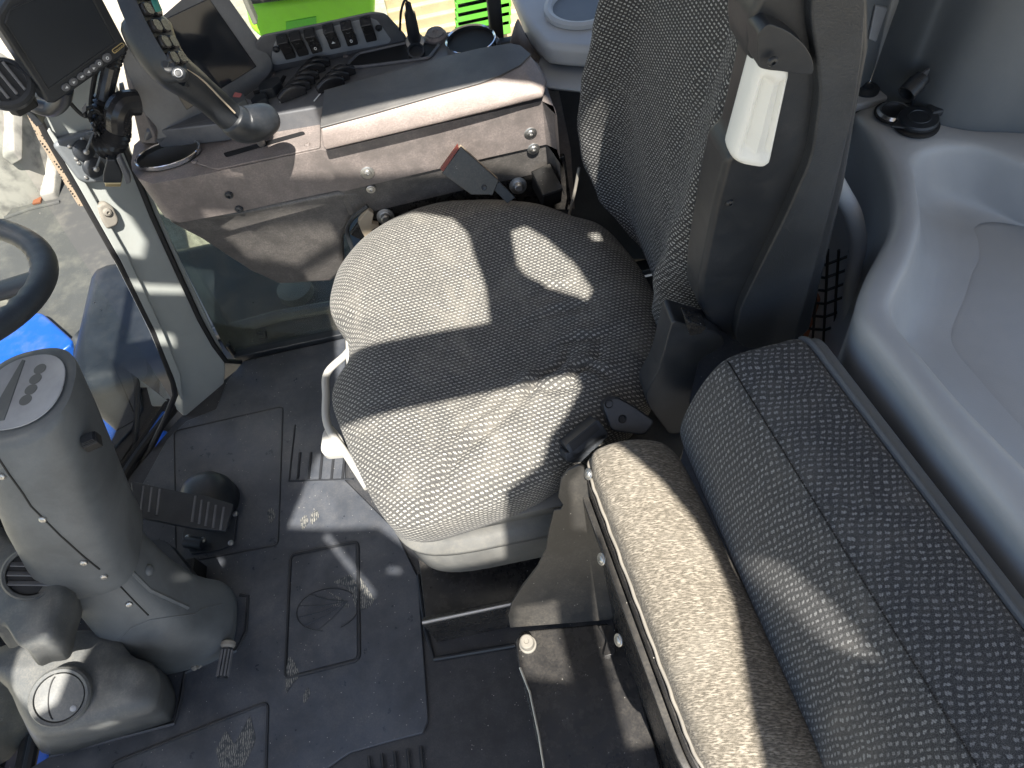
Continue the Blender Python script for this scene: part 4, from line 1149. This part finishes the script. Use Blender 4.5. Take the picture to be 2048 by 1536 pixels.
MB().loft([[V((p.x-.03, p.y+.0, .25)) for p in tup], [cu+(p-cu)*1.0-V((0, 0, .03)) for p in tup], [cu+(p-cu)*.97-V((0, 0, .008)) for p in tup], [cu+(p-cu)*.86 for p in tup]]).build('upper_body', 'dash', da, angle=180)


def vent(u, v, z, nrm, r, open_):
    p_ = at(u, v, z=z); nrm = V(nrm).normalized(); a_ = nrm.cross(V((0, 1, 0))).normalized(); b_ = nrm.cross(a_)
    vt = MB().lathe(p_, nrm, [(r*1.18, -.014), (r*1.18, .002), (r*1.1, .006), (r*.98, .004), (r*.95, -.002)], 36, True, False).build('air_vent', 'dash', da)
    if open_:
        MB().lathe(p_, nrm, [(r*.95, -.001), (r*.9, -.0025)], 36, False, True).build('vent_throat', 'deepblack', vt)
        for k in (-.35, .05, .45):
            w_ = math.sqrt(1-k*k)*r*.92
            MB().box(p_+b_*(k*r)+nrm*.001, w_*2, .008, .003, a_, (b_*.8+nrm*.6).normalized()).build('vane', 'deck', vt, .001)
    else:
        MB().lathe(p_, nrm, [(r*.93, -.001), (r*.92, .003), (r*.5, .0045), (.001, .005)], 36, False, True).build('vent_flap', 'dash', vt)
        MB().tube([p_+nrm*.0046+a_*(r*.9*math.cos(t_))*.3+b_*(r*.85*math.sin(t_))+a_*(r*.12) for t_ in [(-1+2*k/12)*1.3 for k in range(13)]], .0011, 6).build('flap_slit', 'deepblack', vt)
        MB().lathe(p_-a_*(r*.55)+b_*(r*.5)+nrm*.003, nrm, [(r*.13, 0), (r*.12, .002), (r*.05, .003)], 16).build('flap_dimple', 'panelgrey', vt)


vent(64, 1146, .362, (.55, -.35, .78), .034, True)
vent(120, 1394, .206, (.25, -.35, .9), .038, False)

# ================================================================== ACCELERATOR
ac = thing('accelerator_pedal', 'black ribbed accelerator pedal on its floor bracket beside the column', 'pedal', at(430, 1060, z=.01))
apl = plane3(at(275, 975, z=.16), at(455, 1000, z=.10), at(450, 1062, z=.095))
ap = pxp([(262, 962), (395, 990), (408, 990), (468, 1008), (452, 1062), (384, 1056), (268, 1032)], apl)
slab('pedal_arm', rounded(ap, .004, 2), -apl[1]*.010, 'black', ac, .002)
for (u0, v0, u1, v1) in ((288, 972, 282, 1020), (304, 975, 298, 1024), (320, 978, 314, 1030), (391, 992, 384, 1044), (404, 1000, 398, 1048), (418, 1004, 411, 1052), (432, 1010, 426, 1056), (448, 1014, 441, 1060)):
    MB().tube([atp(u0, v0, *apl), atp(u1, v1, *apl)], .0024, 6).build('grip_rib', 'deck', ac)
dm = at(420, 1010, z=.035)
MB().loft([sell((dm.x, dm.y+.015, z), r, r*.95, 28, 2.4) for z, r in ((.012, .052), (.05, .052), (.075, .045), (.088, .030), (.092, .012))]).build('pedal_housing', 'black', ac, angle=180)
slab('foot_plate', rounded(px([(362, 1070), (372, 1050), (470, 1000), (474, 1030), (468, 1085), (440, 1100), (380, 1108)], z=.016), .008, 3), (0, 0, -.006), 'black', ac, .002)
for u, v in ((471, 1028), (462, 1086), (376, 1075), (406, 1080)):
    screw('plate_screw', at(u, v, z=.016 if u > 450 else .03), (0, -.2, 1), .006, 'steel', ac)
MB().tube([at(372, 1084, z=.028), at(406, 1088, z=.028)], .012, 12).build('pivot', 'black', ac)
brk = thing('brake_pedal', 'dark rounded pedal hidden behind the foot of the steering column', 'pedal', at(320, 1110, z=.05))
slab('pedal_pad', rounded(px([(296, 1078), (330, 1080), (352, 1104), (378, 1138), (402, 1168), (386, 1172), (330, 1140)], z=.10), .015, 4), (0, 0, -.03), 'black', brk, .01, 3)
MB().box(at(392, 1150, z=.03), .02, .05, .06).build('pedal_stop', 'deepblack', brk, .003)

# ================================================================== REAR RIGHT MOULDING (tray over the wheel arch)
sh = thing('rear_tray', 'grey blue moulded rear tray with sunken floor over the wheel arch', 'storage tray', (.6, .4, .4))
zs = .70
outer = [(2330, 300), (2180, 262), (2048, 256), (1930, 256), (1850, 236), (1812, 200), (1790, 194), (1716, 216), (1706, 236), (1738, 290), (1764, 340), (1778, 400), (1776, 460), (1752, 510), (1726, 560), (1710, 610), (1712, 655), (1754, 715), (1814, 792), (1875, 876), (1980, 1004), (2100, 1150), (2240, 1320)]
crest = [(2320, 380), (2170, 318), (2050, 298), (1966, 280), (1906, 268), (1850, 262), (1810, 262), (1780, 268), (1770, 280), (1786, 312), (1800, 344), (1808, 400), (1810, 456), (1788, 516), (1762, 562), (1744, 606), (1750, 652), (1790, 702), (1846, 772), (1905, 846), (2014, 964), (2140, 1105), (2280, 1272)]
inner = [(2310, 450), (2160, 370), (2052, 328), (1966, 296), (1912, 288), (1870, 290), (1842, 300), (1826, 316), (1824, 330), (1828, 350), (1832, 376), (1836, 408), (1838, 446), (1820, 516), (1796, 566), (1780, 608), (1792, 650), (1826, 691), (1875, 751), (1935, 818), (2048, 932), (2180, 1062), (2320, 1222)]
k_ = [at(u, v, z=zs) for u, v in outer]
c1 = crom([at(u, v, z=zs-.012) for u, v in outer], 5); c2 = crom([at(u, v, z=zs+.004) for u, v in crest], 5)
c3 = crom([at(u, v, z=zs+.003) for u, v in inner], 5)
nP = len(c1)
skirt = [p+V((.012, .0, -.10)) for p in c1]; sk2 = [p+V((.02, .0, -.45)) for p in c1]
tc3 = V((.86, .42, 0))
def inw(p, d, dz):
    q_ = V((max(p.x+.05, .72), min(max(p.y, .2), .5), 0)); a_ = V((q_.x-p.x, q_.y-p.y, 0))
    return p+a_.normalized()*d+V((0, 0, dz))
walls = [inw(p, .005, -.010) for p in c3]; w2_ = [inw(p, .013, -.036) for p in c3]; w25 = [inw(p, .026, -.066) for p in c3]; w26 = [inw(p, .055, -.083) for p in c3]; w3_ = [inw(p, .10, -.0862) for p in c3]
edge = [c1[i].lerp(c2[i], .4)+V((0, 0, .006)) for i in range(nP)]
rows = [sk2, skirt, [p+V((.003, 0, -.015)) for p in c1], c1, edge, c2, c3, walls, w2_, w25, w26, w3_]
m = MB()
vs = [p for r in rows for p in r]; fs = []
for j in range(len(rows)-1):
    for i in range(nP-1):
        fs.append((j*nP+i, j*nP+i+1, (j+1)*nP+i+1, (j+1)*nP+i))
m.add(vs, fs)
o = m.build('tray_shell', 'shelf', sh, angle=180, recalc=False)
m_ = o.modifiers.new('sub', 'SUBSURF'); m_.levels = m_.render_levels = 1
MB().prism([V((c2[0].x+.3, c2[0].y+.1, zs-.086))]+[V((p.x, p.y, zs-.086)) for p in c2]+[V((c2[-1].x+.3, c2[-1].y-.1, zs-.086))], (0, 0, -.01)).build('tray_floor', 'shelf', sh)
def sock(u, v, kind):
    p_ = at(u, v, z=zs+.0055)
    if kind == 'ring':
        s_ = thing('power_socket', 'open chrome rimmed power socket on the rear tray with cap dangling behind', 'socket', p_)
        MB().lathe(p_, (0, 0, 1), [(.021, 0), (.021, .003), (.018, .006), (.0155, .0055), (.015, .0015), (.014, .001)], 28, True, True).build('chrome_ring', 'chrome', s_)
        MB().lathe(p_, (0, 0, 1), [(.0235, 0), (.0235, .002)], 28).build('gasket', 'deepblack', s_)
        cpz = at(1834, 166, z=.745); dr = V((-.62, -.30, -.30)).normalized()
        MB().lathe(cpz, dr, [(.003, -.010), (.010, -.008), (.010, .0), (.0115, .001), (.0115, .018), (.009, .018), (.0085, .004)], 24).build('cap', 'black', s_)
        MB().tube(crom([cpz-dr*.004+V((0, 0, -.014)), cpz+V((.006, 0, -.045)), p_+V((.022, 0, .006)), p_+V((.016, .01, .002))], 6), .0025, 8).build('cap_strap', 'black', s_)
        slab('cap_tab', [cpz+V((.004, .0, .012)), cpz+V((.014, .004, .014)), cpz+V((.014, .004, -.010)), cpz+V((.004, 0, -.010))], (0, .004, 0), 'deck', s_, .001)
    else:
        s_ = thing('covered_socket', 'black lidded round power socket beside the chrome rimmed one', 'socket', p_)
        MB().lathe(p_, (0, 0, 1), [(.027, 0), (.027, .003), (.024, .005)], 28).build('base_ring', 'deepblack', s_)
        lid = MB().lathe(p_+V((0, 0, .0055)), (0, 0, 1), [(.0235, 0), (.024, .004), (.0225, .0065), (.014, .007), (.0135, .0078), (.012, .0078), (.0115, .0068)], 28).build('lid', 'black', s_)
        MB().box(p_+V((.024, .008, .010)), .016, .018, .010).build('hinge', 'black', s_, .003)
        slab('lift_tab', [p_+V((-.022, -.010, .006)), p_+V((-.018, .008, .006)), p_+V((-.036, -.002, .006))], (0, 0, .003), 'black', s_, .001)


sock(1787, 227, 'ring'); sock(1832, 250, 'lid')
# scratches in the tray
for a, b in (((1836, 352), (1862, 330)), ((1968, 338), (1998, 344)), ((1924, 360), (1946, 362))):
    pass
# slate side box above the tray
sbx = thing('rear_side_console', 'dark slate side moulding rising behind the rear tray', 'side panel', (.75, .75, .7))
fo = [(1744, 158), (1790, 196), (1814, 206), (1860, 240), (1940, 258), (2060, 262), (2300, 300)]
bt = crom([at(u, v-3, z=zs+.004)-V((0, 0, .05)) for u, v in fo], 6)
tpq = [V((p.x+.05, p.y+.05, 1.35)) for p in bt]
MB().loft([bt, [a.lerp(b, .04)+V((-.004, -.004, 0)) for a, b in zip(bt, tpq)], tpq, [p+V((.3, .25, 0)) for p in tpq], [p+V((.3, .3, 0)) for p in bt]], False, False, closed=True).build('panel', 'sidebox', sbx, angle=60)
# the lighter ledge with its plug between seat and slate moulding
lg = thing('corner_ledge', 'small grey ledge with black plug behind the seat shell', 'ledge', at(1735, 185, z=.69))
slab('ledge_top', px([(1690, 130), (1720, 130), (1742, 158), (1786, 186), (1784, 192), (1700, 214), (1690, 214)], z=zs-.002), (0, 0, -.03), 'shelf', lg, .004)
MB().lathe(at(1733, 181, z=zs-.002), (0, 0, 1), [(.016, 0), (.016, .003), (.008, .006), (.005, .004)], 20).build('plug', 'black', lg)
slab('gap_strip', px([(1690, 214), (1790, 190), (1800, 200), (1700, 236)], z=zs-.012), (0, 0, -.02), 'deepblack', lg)
# dark grille post above it
gpst = thing('vent_post', 'slate post with flat grey vent panel behind the seat backrest', 'post', at(1770, 60, y=.8))
gq = plane3(at(1700, 180, y=.76), at(1730, 180, y=.78), at(1790, -20, y=.80))
slab('post_body', pxp([(1660, 200), (1728, 196), (1830, -60), (1660, -60)], gq), (.0, .02, 0), 'sidebox', gpst, .004)
slab('vent_panel', pxp([(1738, 80), (1752, 12), (1776, 16), (1752, 86)], (gq[0]+gq[1]*.004, gq[1])), (0, .006, 0), 'panelgrey', gpst, .002)
# hose, dark well and net behind the seat
hs_ = tag(MB().tube(crom([at(u, v, y=.60) for u, v in ((1650, 330), (1682, 385), (1706, 430), (1716, 490), (1706, 550), (1690, 700))], 8), .011, 12).build('grab_hose', 'shelf'), 'curved grey padded hose rising behind the seat shell', 'hose')
struct(MB().box((.66, .95, .02), .02, .6, 1.1).build('rear_wall', 'deepblack', bev=.004))
nt = thing('storage_net', 'black cord net hanging over reddish parts behind the seat', 'net', at(1640, 600, y=.78))
nm = MB()
for i in range(7):
    nm.tube([at(1590+i*22, 500, y=.62), at(1592+i*20, 590, y=.63), at(1580+i*22, 700, y=.62)], .0022, 5)
for j in range(7):
    nm.tube([at(1582, 520+j*27, y=.62), at(1650, 530+j*26, y=.63), at(1730, 500+j*26, y=.62)], .0022, 5)
nm.build('cords', 'net', nt)
tag(MB().box(at(1636, 640, y=.70), .11, .03, .16).build('tool_pouch', 'rust', bev=.005), 'rust coloured pouch behind the black cord net', 'pouch')

# ================================================================== REAR FAR MOULDING with cup holder
rf = thing('rear_corner_moulding', 'grey blue corner moulding with cup recess behind the backrest', 'panel', (.25, 1.15, .5))
tpm = px([(1020, -30), (1040, 20), (1060, 56), (1092, 88), (1130, 92), (1200, 96), (1420, 96), (1420, -60), (1020, -60)], z=.66)
slab('ledge', tpm, (0, 0, -.04), 'shelf', rf, .012, 3)
slab('face', px([(1030, 40), (1062, 60), (1098, 94), (1330, 100), (1330, 200), (1090, 176), (1078, 132), (1046, 86)], z=.61), (.0, .02, -.015), 'shelf', rf, .008, 3)
c_ = at(1165, 12, z=.665)
MB().lathe(c_, (0, 0, 1), [(.066, -.004), (.066, .003), (.060, .006), (.053, .004), (.051, -.001)], 32, True, False).build('cup_rim', 'shelf', rf)
MB().lathe(c_, (0, 0, 1), [(.052, -.0005), (.050, -.002)], 32, False, True).build('cup_floor', 'sidebox', rf)
slab('trim_end', px([(1030, 44), (1046, 84), (1080, 132), (1092, 178), (1060, 170), (1016, 92)], y=1.13), (.01, .02, -.0), 'console', rf, .006)
slab('lower_face', [at(1060, 150, y=1.16), at(1340, 160, y=1.16), at(1340, 520, y=1.16), at(1060, 520, y=1.16)], (0, .02, 0), 'black', rf, .004)
slab('dusty_strip', px([(1088, 180), (1118, 182), (1142, 300), (1150, 420), (1128, 410), (1108, 300)], y=1.14), (0, .01, 0), 'console', rf, .003)
rl = thing('relay_box', 'small black relay box with dusty lid between console end and backrest', 'relay', at(1105, 380, y=1.02))
rq = plane3(at(1066, 340, z=.50), at(1100, 328, z=.50), at(1085, 388, z=.485))
slab('lid', pxp([(1062, 342), (1100, 326), (1126, 376), (1086, 390)], rq), -rq[1]*.008, 'platemetal', rl, .002)
slab('case', pxp([(1064, 344), (1100, 328), (1126, 377), (1088, 389)], (rq[0]-rq[1]*.009, rq[1])), -rq[1]*.045, 'deepblack', rl, .002)
tag(MB().tube(crom([at(1158, 335, y=.97), at(1150, 380, y=.965), at(1138, 432, y=.95), at(1140, 446, y=.93)], 6), .0028, 8).build('thin_cord', 'gimp'), 'thin pale cord hanging behind the seat cushion corner', 'cord')

# ================================================================== PHONE CHARGER
ch = thing('charger_plug', 'black phone charger plug with thin lead standing in the rear console socket', 'charger', at(830, 84, z=.66))
a_, b_ = at(830, 84, z=.662), at(816, 8, z=.745)
d_ = b_-a_
MB().tube([a_, a_+d_*.1, a_+d_*.75, a_+d_*.8, b_], [.009, .011, .009, .006, .005], 16).build('plug_body', 'black', ch)
MB().lathe(a_, d_, [(.016, 0), (.016, .003), (.011, .005)], 20).build('collar', 'steel', ch)
MB().tube(crom([b_, at(810, 0, z=.76), at(802, 24, z=.745), at(800, 60, z=.69)], 6), .002, 6).build('lead', 'deepblack', ch)

# ================================================================== OUTSIDE
# front tyre
ty = thing('front_tyre', 'dusty pale front tractor tyre with chunky lugs beyond the window', 'tyre', (-1.75, 1.75, -.65))
def tyre(cx_, cy_, cz_, R_, W_):
    c_ = V((cx_, cy_, cz_)); prof = [(-.5, .62), (-.5, .84), (-.42, .95), (-.2, .99), (0, 1), (.2, .99), (.42, .95), (.5, .84), (.5, .62)]
    N_ = 64
    MB().loft([[c_+V((math.cos(2*PI*i/N_)*R_*k, w*W_, math.sin(2*PI*i/N_)*R_*k)) for w, k in prof] for i in range(N_)], closed=True).build('carcass', 'tyre', ty, angle=60)
    lg_ = MB()
    for i in range(44):
        a0_ = 2*PI*(i+.5*(i % 2))/44; sd = 1 if i % 2 else -1
        pts = []
        for w, da_ in ((.02, 0), (.5, -.13), (.5, -.06), (.02, .075)):
            a__ = a0_+da_; k = R_*(1.0-.06*(w/.5)**3)*.985
            pts.append(c_+V((math.cos(a__)*k, sd*w*W_, math.sin(a__)*k)))
        ctr_ = V((math.cos(a0_), 0, math.sin(a0_)))
        lg_.prism(pts, ctr_*.055)
    lg_.build('lugs', 'tyre', ty, .008)


TC = at(10, 330, y=2.35); tyre(TC.x-.58, 2.55, TC.z-.10, .66, .42)
MB().lathe(V((TC.x-.58, 2.36, TC.z-.10)), (0, 1, 0), [(.39, 0), (.36, .06), (.12, .08), (.10, .02)], 32).build('rim', 'blue', ty)
mg = thing('mudguard', 'dusty grey plastic mudguard outside the front window', 'mudguard', (-1.2, 1.5, -.3))
gpx = [(84, 322), (140, 345), (240, 500), (330, 690), (322, 740), (240, 720), (150, 690), (90, 640), (20, 600), (-60, 560), (-50, 500), (-10, 456), (40, 396)]
gz = [at(u, v, z=-.28) for u, v in gpx]
slab('guard_sheet', rounded(gz, .03, 4), (0, 0, -.02), 'foamdust', mg, .01, 3)
MB().tube([at(10, 436, z=-.278), at(60, 418, z=-.278), at(120, 404, z=-.278)], .007, 8).build('guard_rib', 'foamdust', mg)
MB().tube([at(200, 700, z=-.278), at(250, 660, z=-.278), at(318, 690, z=-.278)], .007, 8).build('guard_rib', 'foamdust', mg)
slab('lower_flap', rounded([at(u, v, z=-.55) for u, v in ((150, 660), (330, 660), (345, 760), (300, 800), (180, 760))], .03, 3), (0, 0, -.02), 'pillar', mg, .006)
tag(MB().box(at(76, 398, z=-.275), .03, .05, .006).build('rust_tag', 'rust'), 'small rusty tab lying on the grey mudguard', 'tab')
# blue bonnet side and the dark pipe in front
bn = thing('bonnet', 'bright blue tractor bonnet side seen through the front glass', 'bonnet', (-1.5, .8, -.2))
slab('bonnet_shell', rounded([at(u, v, z=-.24) for u, v in ((-80, 664), (20, 640), (78, 620), (112, 650), (150, 684), (96, 720), (30, 740), (-80, 760))], .03, 4), (0, 0, -.5), 'blue', bn, .03, 3)
slab('side_skirt', [at(u, v, z=-.10) for u, v in ((-40, 1370), (36, 1376), (70, 1440), (100, 1500), (100, 1640), (-80, 1640))], (0, 0, -.3), 'blue', bn, .01)
MB().tube([at(150, 674, z=-.27), at(176, 690, z=-.30), at(250, 780, z=-.42), at(320, 860, z=-.52), at(400, 960, z=-.8)], [.045, .062, .066, .066, .066], 20).build('intake_pipe', 'black', bn, angle=60)

# tractor frame under the cab window
fr_ = thing('wheel_step', 'blue and black chassis step below the front window', 'step', (-1.05, 1.1, -.7))
MB().box((-1.02, 1.24, -.72), .30, .24, .05).build('step_plate', 'black', fr_, .008)
MB().box((-1.10, 1.22, -.55), .10, .12, .30).build('step_bracket', 'blue', fr_, .008)
ft = thing('fuel_tank', 'dark rounded fuel tank outside below the dusty lower window', 'tank', (-.3, 1.5, -.8))  # plain dark body, added so the lower pane looks out on something dark
MB().box((-.52, 1.55, -.56), 1.42, .50, .82).build('tank_body', 'black', ft, .06, 4)
MB().lathe((-.55, 1.47, -.152), (0, 0, 1), [(.05, 0), (.05, .03), (.04, .035)], 20).build('filler_cap', 'gimp', ft)
MB().tube([(-.90, 1.36, -.135), (-.6, 1.39, -.14), (-.3, 1.37, -.135), (.1, 1.40, -.14)], .018, 10).build('side_hose', 'deck', ft)
# green trailer, pallets and crate beyond the right window
gt = thing('green_implement', 'lime green farm implement with dark printed panel beyond the side window', 'implement', (-.4, 2.6, -.3))
gpl = (V((0, 2.5, 0)), V((0, -1, 0)))
slab('side_wall', [at(490, 12, y=2.45), at(500, 60, y=2.45), at(560, 110, y=2.4), at(748, 75, y=2.45), at(752, -14, y=2.45), at(640, -8, y=2.45)], (0, .3, 0), 'lime', gt, .02)
slab('top_roof', [at(480, -60, y=2.35), at(760, -60, y=2.35), at(752, -16, y=2.35), at(490, 16, y=2.35)], (0, .4, 0), 'black', gt, .02)
slab('printed_panel', [at(572, 44, y=2.44), at(632, 34, y=2.44), at(634, 62, y=2.44), at(572, 70, y=2.44)], (0, .008, 0), 'leafgreen', gt)
slab('support_arm', [at(476, -20, y=2.3), at(486, -20, y=2.3), at(516, 50, y=2.3), at(506, 52, y=2.3)], (0, .05, 0), 'gimp', gt, .006)
pw = thing('pallet_stack', 'sunlit wooden pallet boards stacked in the yard beyond the window', 'pallets', (.3, 3, -1))
for i in range(5):
    yv = 2.6+.0*i
    z_ = at(830, 8+i*20, y=2.6).z
    MB().box(V((.20, 2.62-.02*i, z_)), .72, .09, .10).build('board', 'wood', pw, .006)
    MB().box(V((.20, 3.1, z_+.02)), .72, .9, .02).build('deck_board', 'wood', pw, .004)
gc = thing('green_crate', 'leaf green slatted plastic crate beside the pallets in the yard', 'crate', (.62, 2.5, -1))
for i in range(5):
    a = at(946, -10+i*18, y=2.4); b = at(986, -14+i*18, y=2.4)
    MB().box((a+b)/2, (b-a).length+.12, .03, .05).build('slat', 'leafgreen', gc, .004)
MB().box(at(948, 40, y=2.42), .03, .04, .5).build('corner_post', 'leafgreen', gc, .004)

# ================================================================== SUN MASK (unseen panel added overhead; its openings are cut to shape the sun patches)
ZMASK = 1.72
HOLES = [  # outlines shaped so the sun falls in the wanted patches inside
    [(-.20, .016), (.130, .016), (.134, .09), (.126, .156), (.121, .217), (.10, .262), (.03, .305), (-.14, .310), (-.20, .30)],
    [(.192, .205), (.215, .210), (.241, .176), (.275, .108), (.292, .034), (.28, .018), (.237, .054), (.203, .092), (.189, .124)],
    [(.312, .165), (.334, .168), (.336, .14), (.326, .118)],
    [(.312, .350), (.332, .346), (.346, .327), (.360, .293), (.374, .248), (.335, .255), (.305, .29)],
    [(-.36, .412), (-.192, .412), (-.168, .502), (-.10, .50), (-.088, .444), (.0, .448), (.20, .450), (.275, .430), (.285, .37), (.290, .328), (.197, .348), (-.015, .362), (-.093, .374), (-.24, .396)],
    [(-.33, .380), (-.264, .366), (-.198, .359), (-.12, .345), (-.11, .318), (-.207, .303), (-.293, .330)],
    [(.205, -.246), (.226, -.210), (.245, -.215), (.285, -.28), (.31, -.34), (.322, -.40), (.324, -.45), (.312, -.50), (.30, -.56), (.29, -.70), (.225, -.70), (.218, -.355), (.192, -.346), (.190, -.262)],
    [(-.25, -.10), (.232, -.10), (.234, -.135), (.207, -.172), (.178, -.201), (.162, -.238), (.107, -.268), (.106, -.40), (-.04, -.40), (-.125, -.31), (-.25, -.285), (-.32, -.265)],
    [(.10, -.455), (.165, -.455), (.17, -.60), (.10, -.58)],
    [(.345, -.384), (.354, -.388), (.371, -.432), (.385, -.492), (.366, -.484), (.352, -.44), (.342, -.404)],
    [(-.248, -.290), (-.230, -.290), (-.135, -.445), (-.149, -.450)],
    [(-.115, -.385), (-.085, -.395), (-.09, -.415), (-.12, -.405)],
    [(-.468, -.290), (-.452, -.294), (-.444, -.318), (-.458, -.320)],
    [(-.72, -.365), (-.585, -.335), (-.578, -.363), (-.608, -.42), (-.628, -.476), (-.665, -.49), (-.73, -.45)],
    [(-.60, -.53), (-.55, -.52), (-.555, -.545), (-.60, -.555)],
    [(-.55, .362), (-.472, .364), (-.476, .338), (-.54, .334)],
    [(-.56, .265), (-.518, .266), (-.528, .228), (-.56, .23)],
    [(-.83, .40), (-.515, .40), (-.50, .43), (-.53, .60), (-.83, .75)],
]
cu_ = bpy.data.curves.new('cab_roof', 'CURVE'); cu_.dimensions = '2D'; cu_.fill_mode = 'BOTH'; cu_.extrude = .012
for poly in [[(-.86, -.80), (1.5, -.80), (1.5, 1.32), (-.86, 1.32)]]+HOLES:
    sp_ = cu_.splines.new('POLY'); sp_.points.add(len(poly)-1); sp_.use_cyclic_u = True
    for p_, q_ in zip(sp_.points, poly): p_.co = (q_[0], q_[1], 0, 1)
tmp_ = bpy.data.objects.new('tmp', cu_)
rme = bpy.data.meshes.new_from_object(tmp_); bpy.data.objects.remove(tmp_)
rme.transform(Matrix.Translation((0, 0, ZMASK+.012)))
rme.materials.clear()
tag(link('cab_roof', rme, 'roofgrey', None), 'grey tractor cab roof overhead with hatch, side rail and door openings', 'roof')

# ================================================================== LIGHT
LD = V((-.10, .47, -.875)).normalized()      # direction the sunlight travels
sun = bpy.data.lights.new('sun', 'SUN'); so = bpy.data.objects.new('sun', sun); COL.objects.link(so)
sun.energy = 5.0; sun.angle = math.radians(.5); sun.color = (1, .95, .865)
so.rotation_euler = LD.to_track_quat('-Z', 'Y').to_euler()
w = bpy.data.worlds.new('World'); sc.world = w; w.use_nodes = True
nt_ = w.node_tree; bg = nt_.nodes['Background']; sky = nt_.nodes.new('ShaderNodeTexSky'); sky.sky_type = 'NISHITA'
sky.sun_disc = False
to_sun = -LD
sky.sun_elevation = math.asin(to_sun.z); sky.sun_rotation = math.atan2(to_sun.x, to_sun.y)
sky.air_density = 1.0; sky.dust_density = 1.0
nt_.links.new(sky.outputs[0], bg.inputs[0]); bg.inputs[1].default_value = .078
sc.view_settings.view_transform = 'Standard'; sc.view_settings.look = 'None'
sc.view_settings.exposure = 1.5; sc.view_settings.gamma = 1; sc.view_settings.use_curve_mapping = False
sc.cycles.max_bounces = 8; sc.cycles.transparent_max_bounces = 12
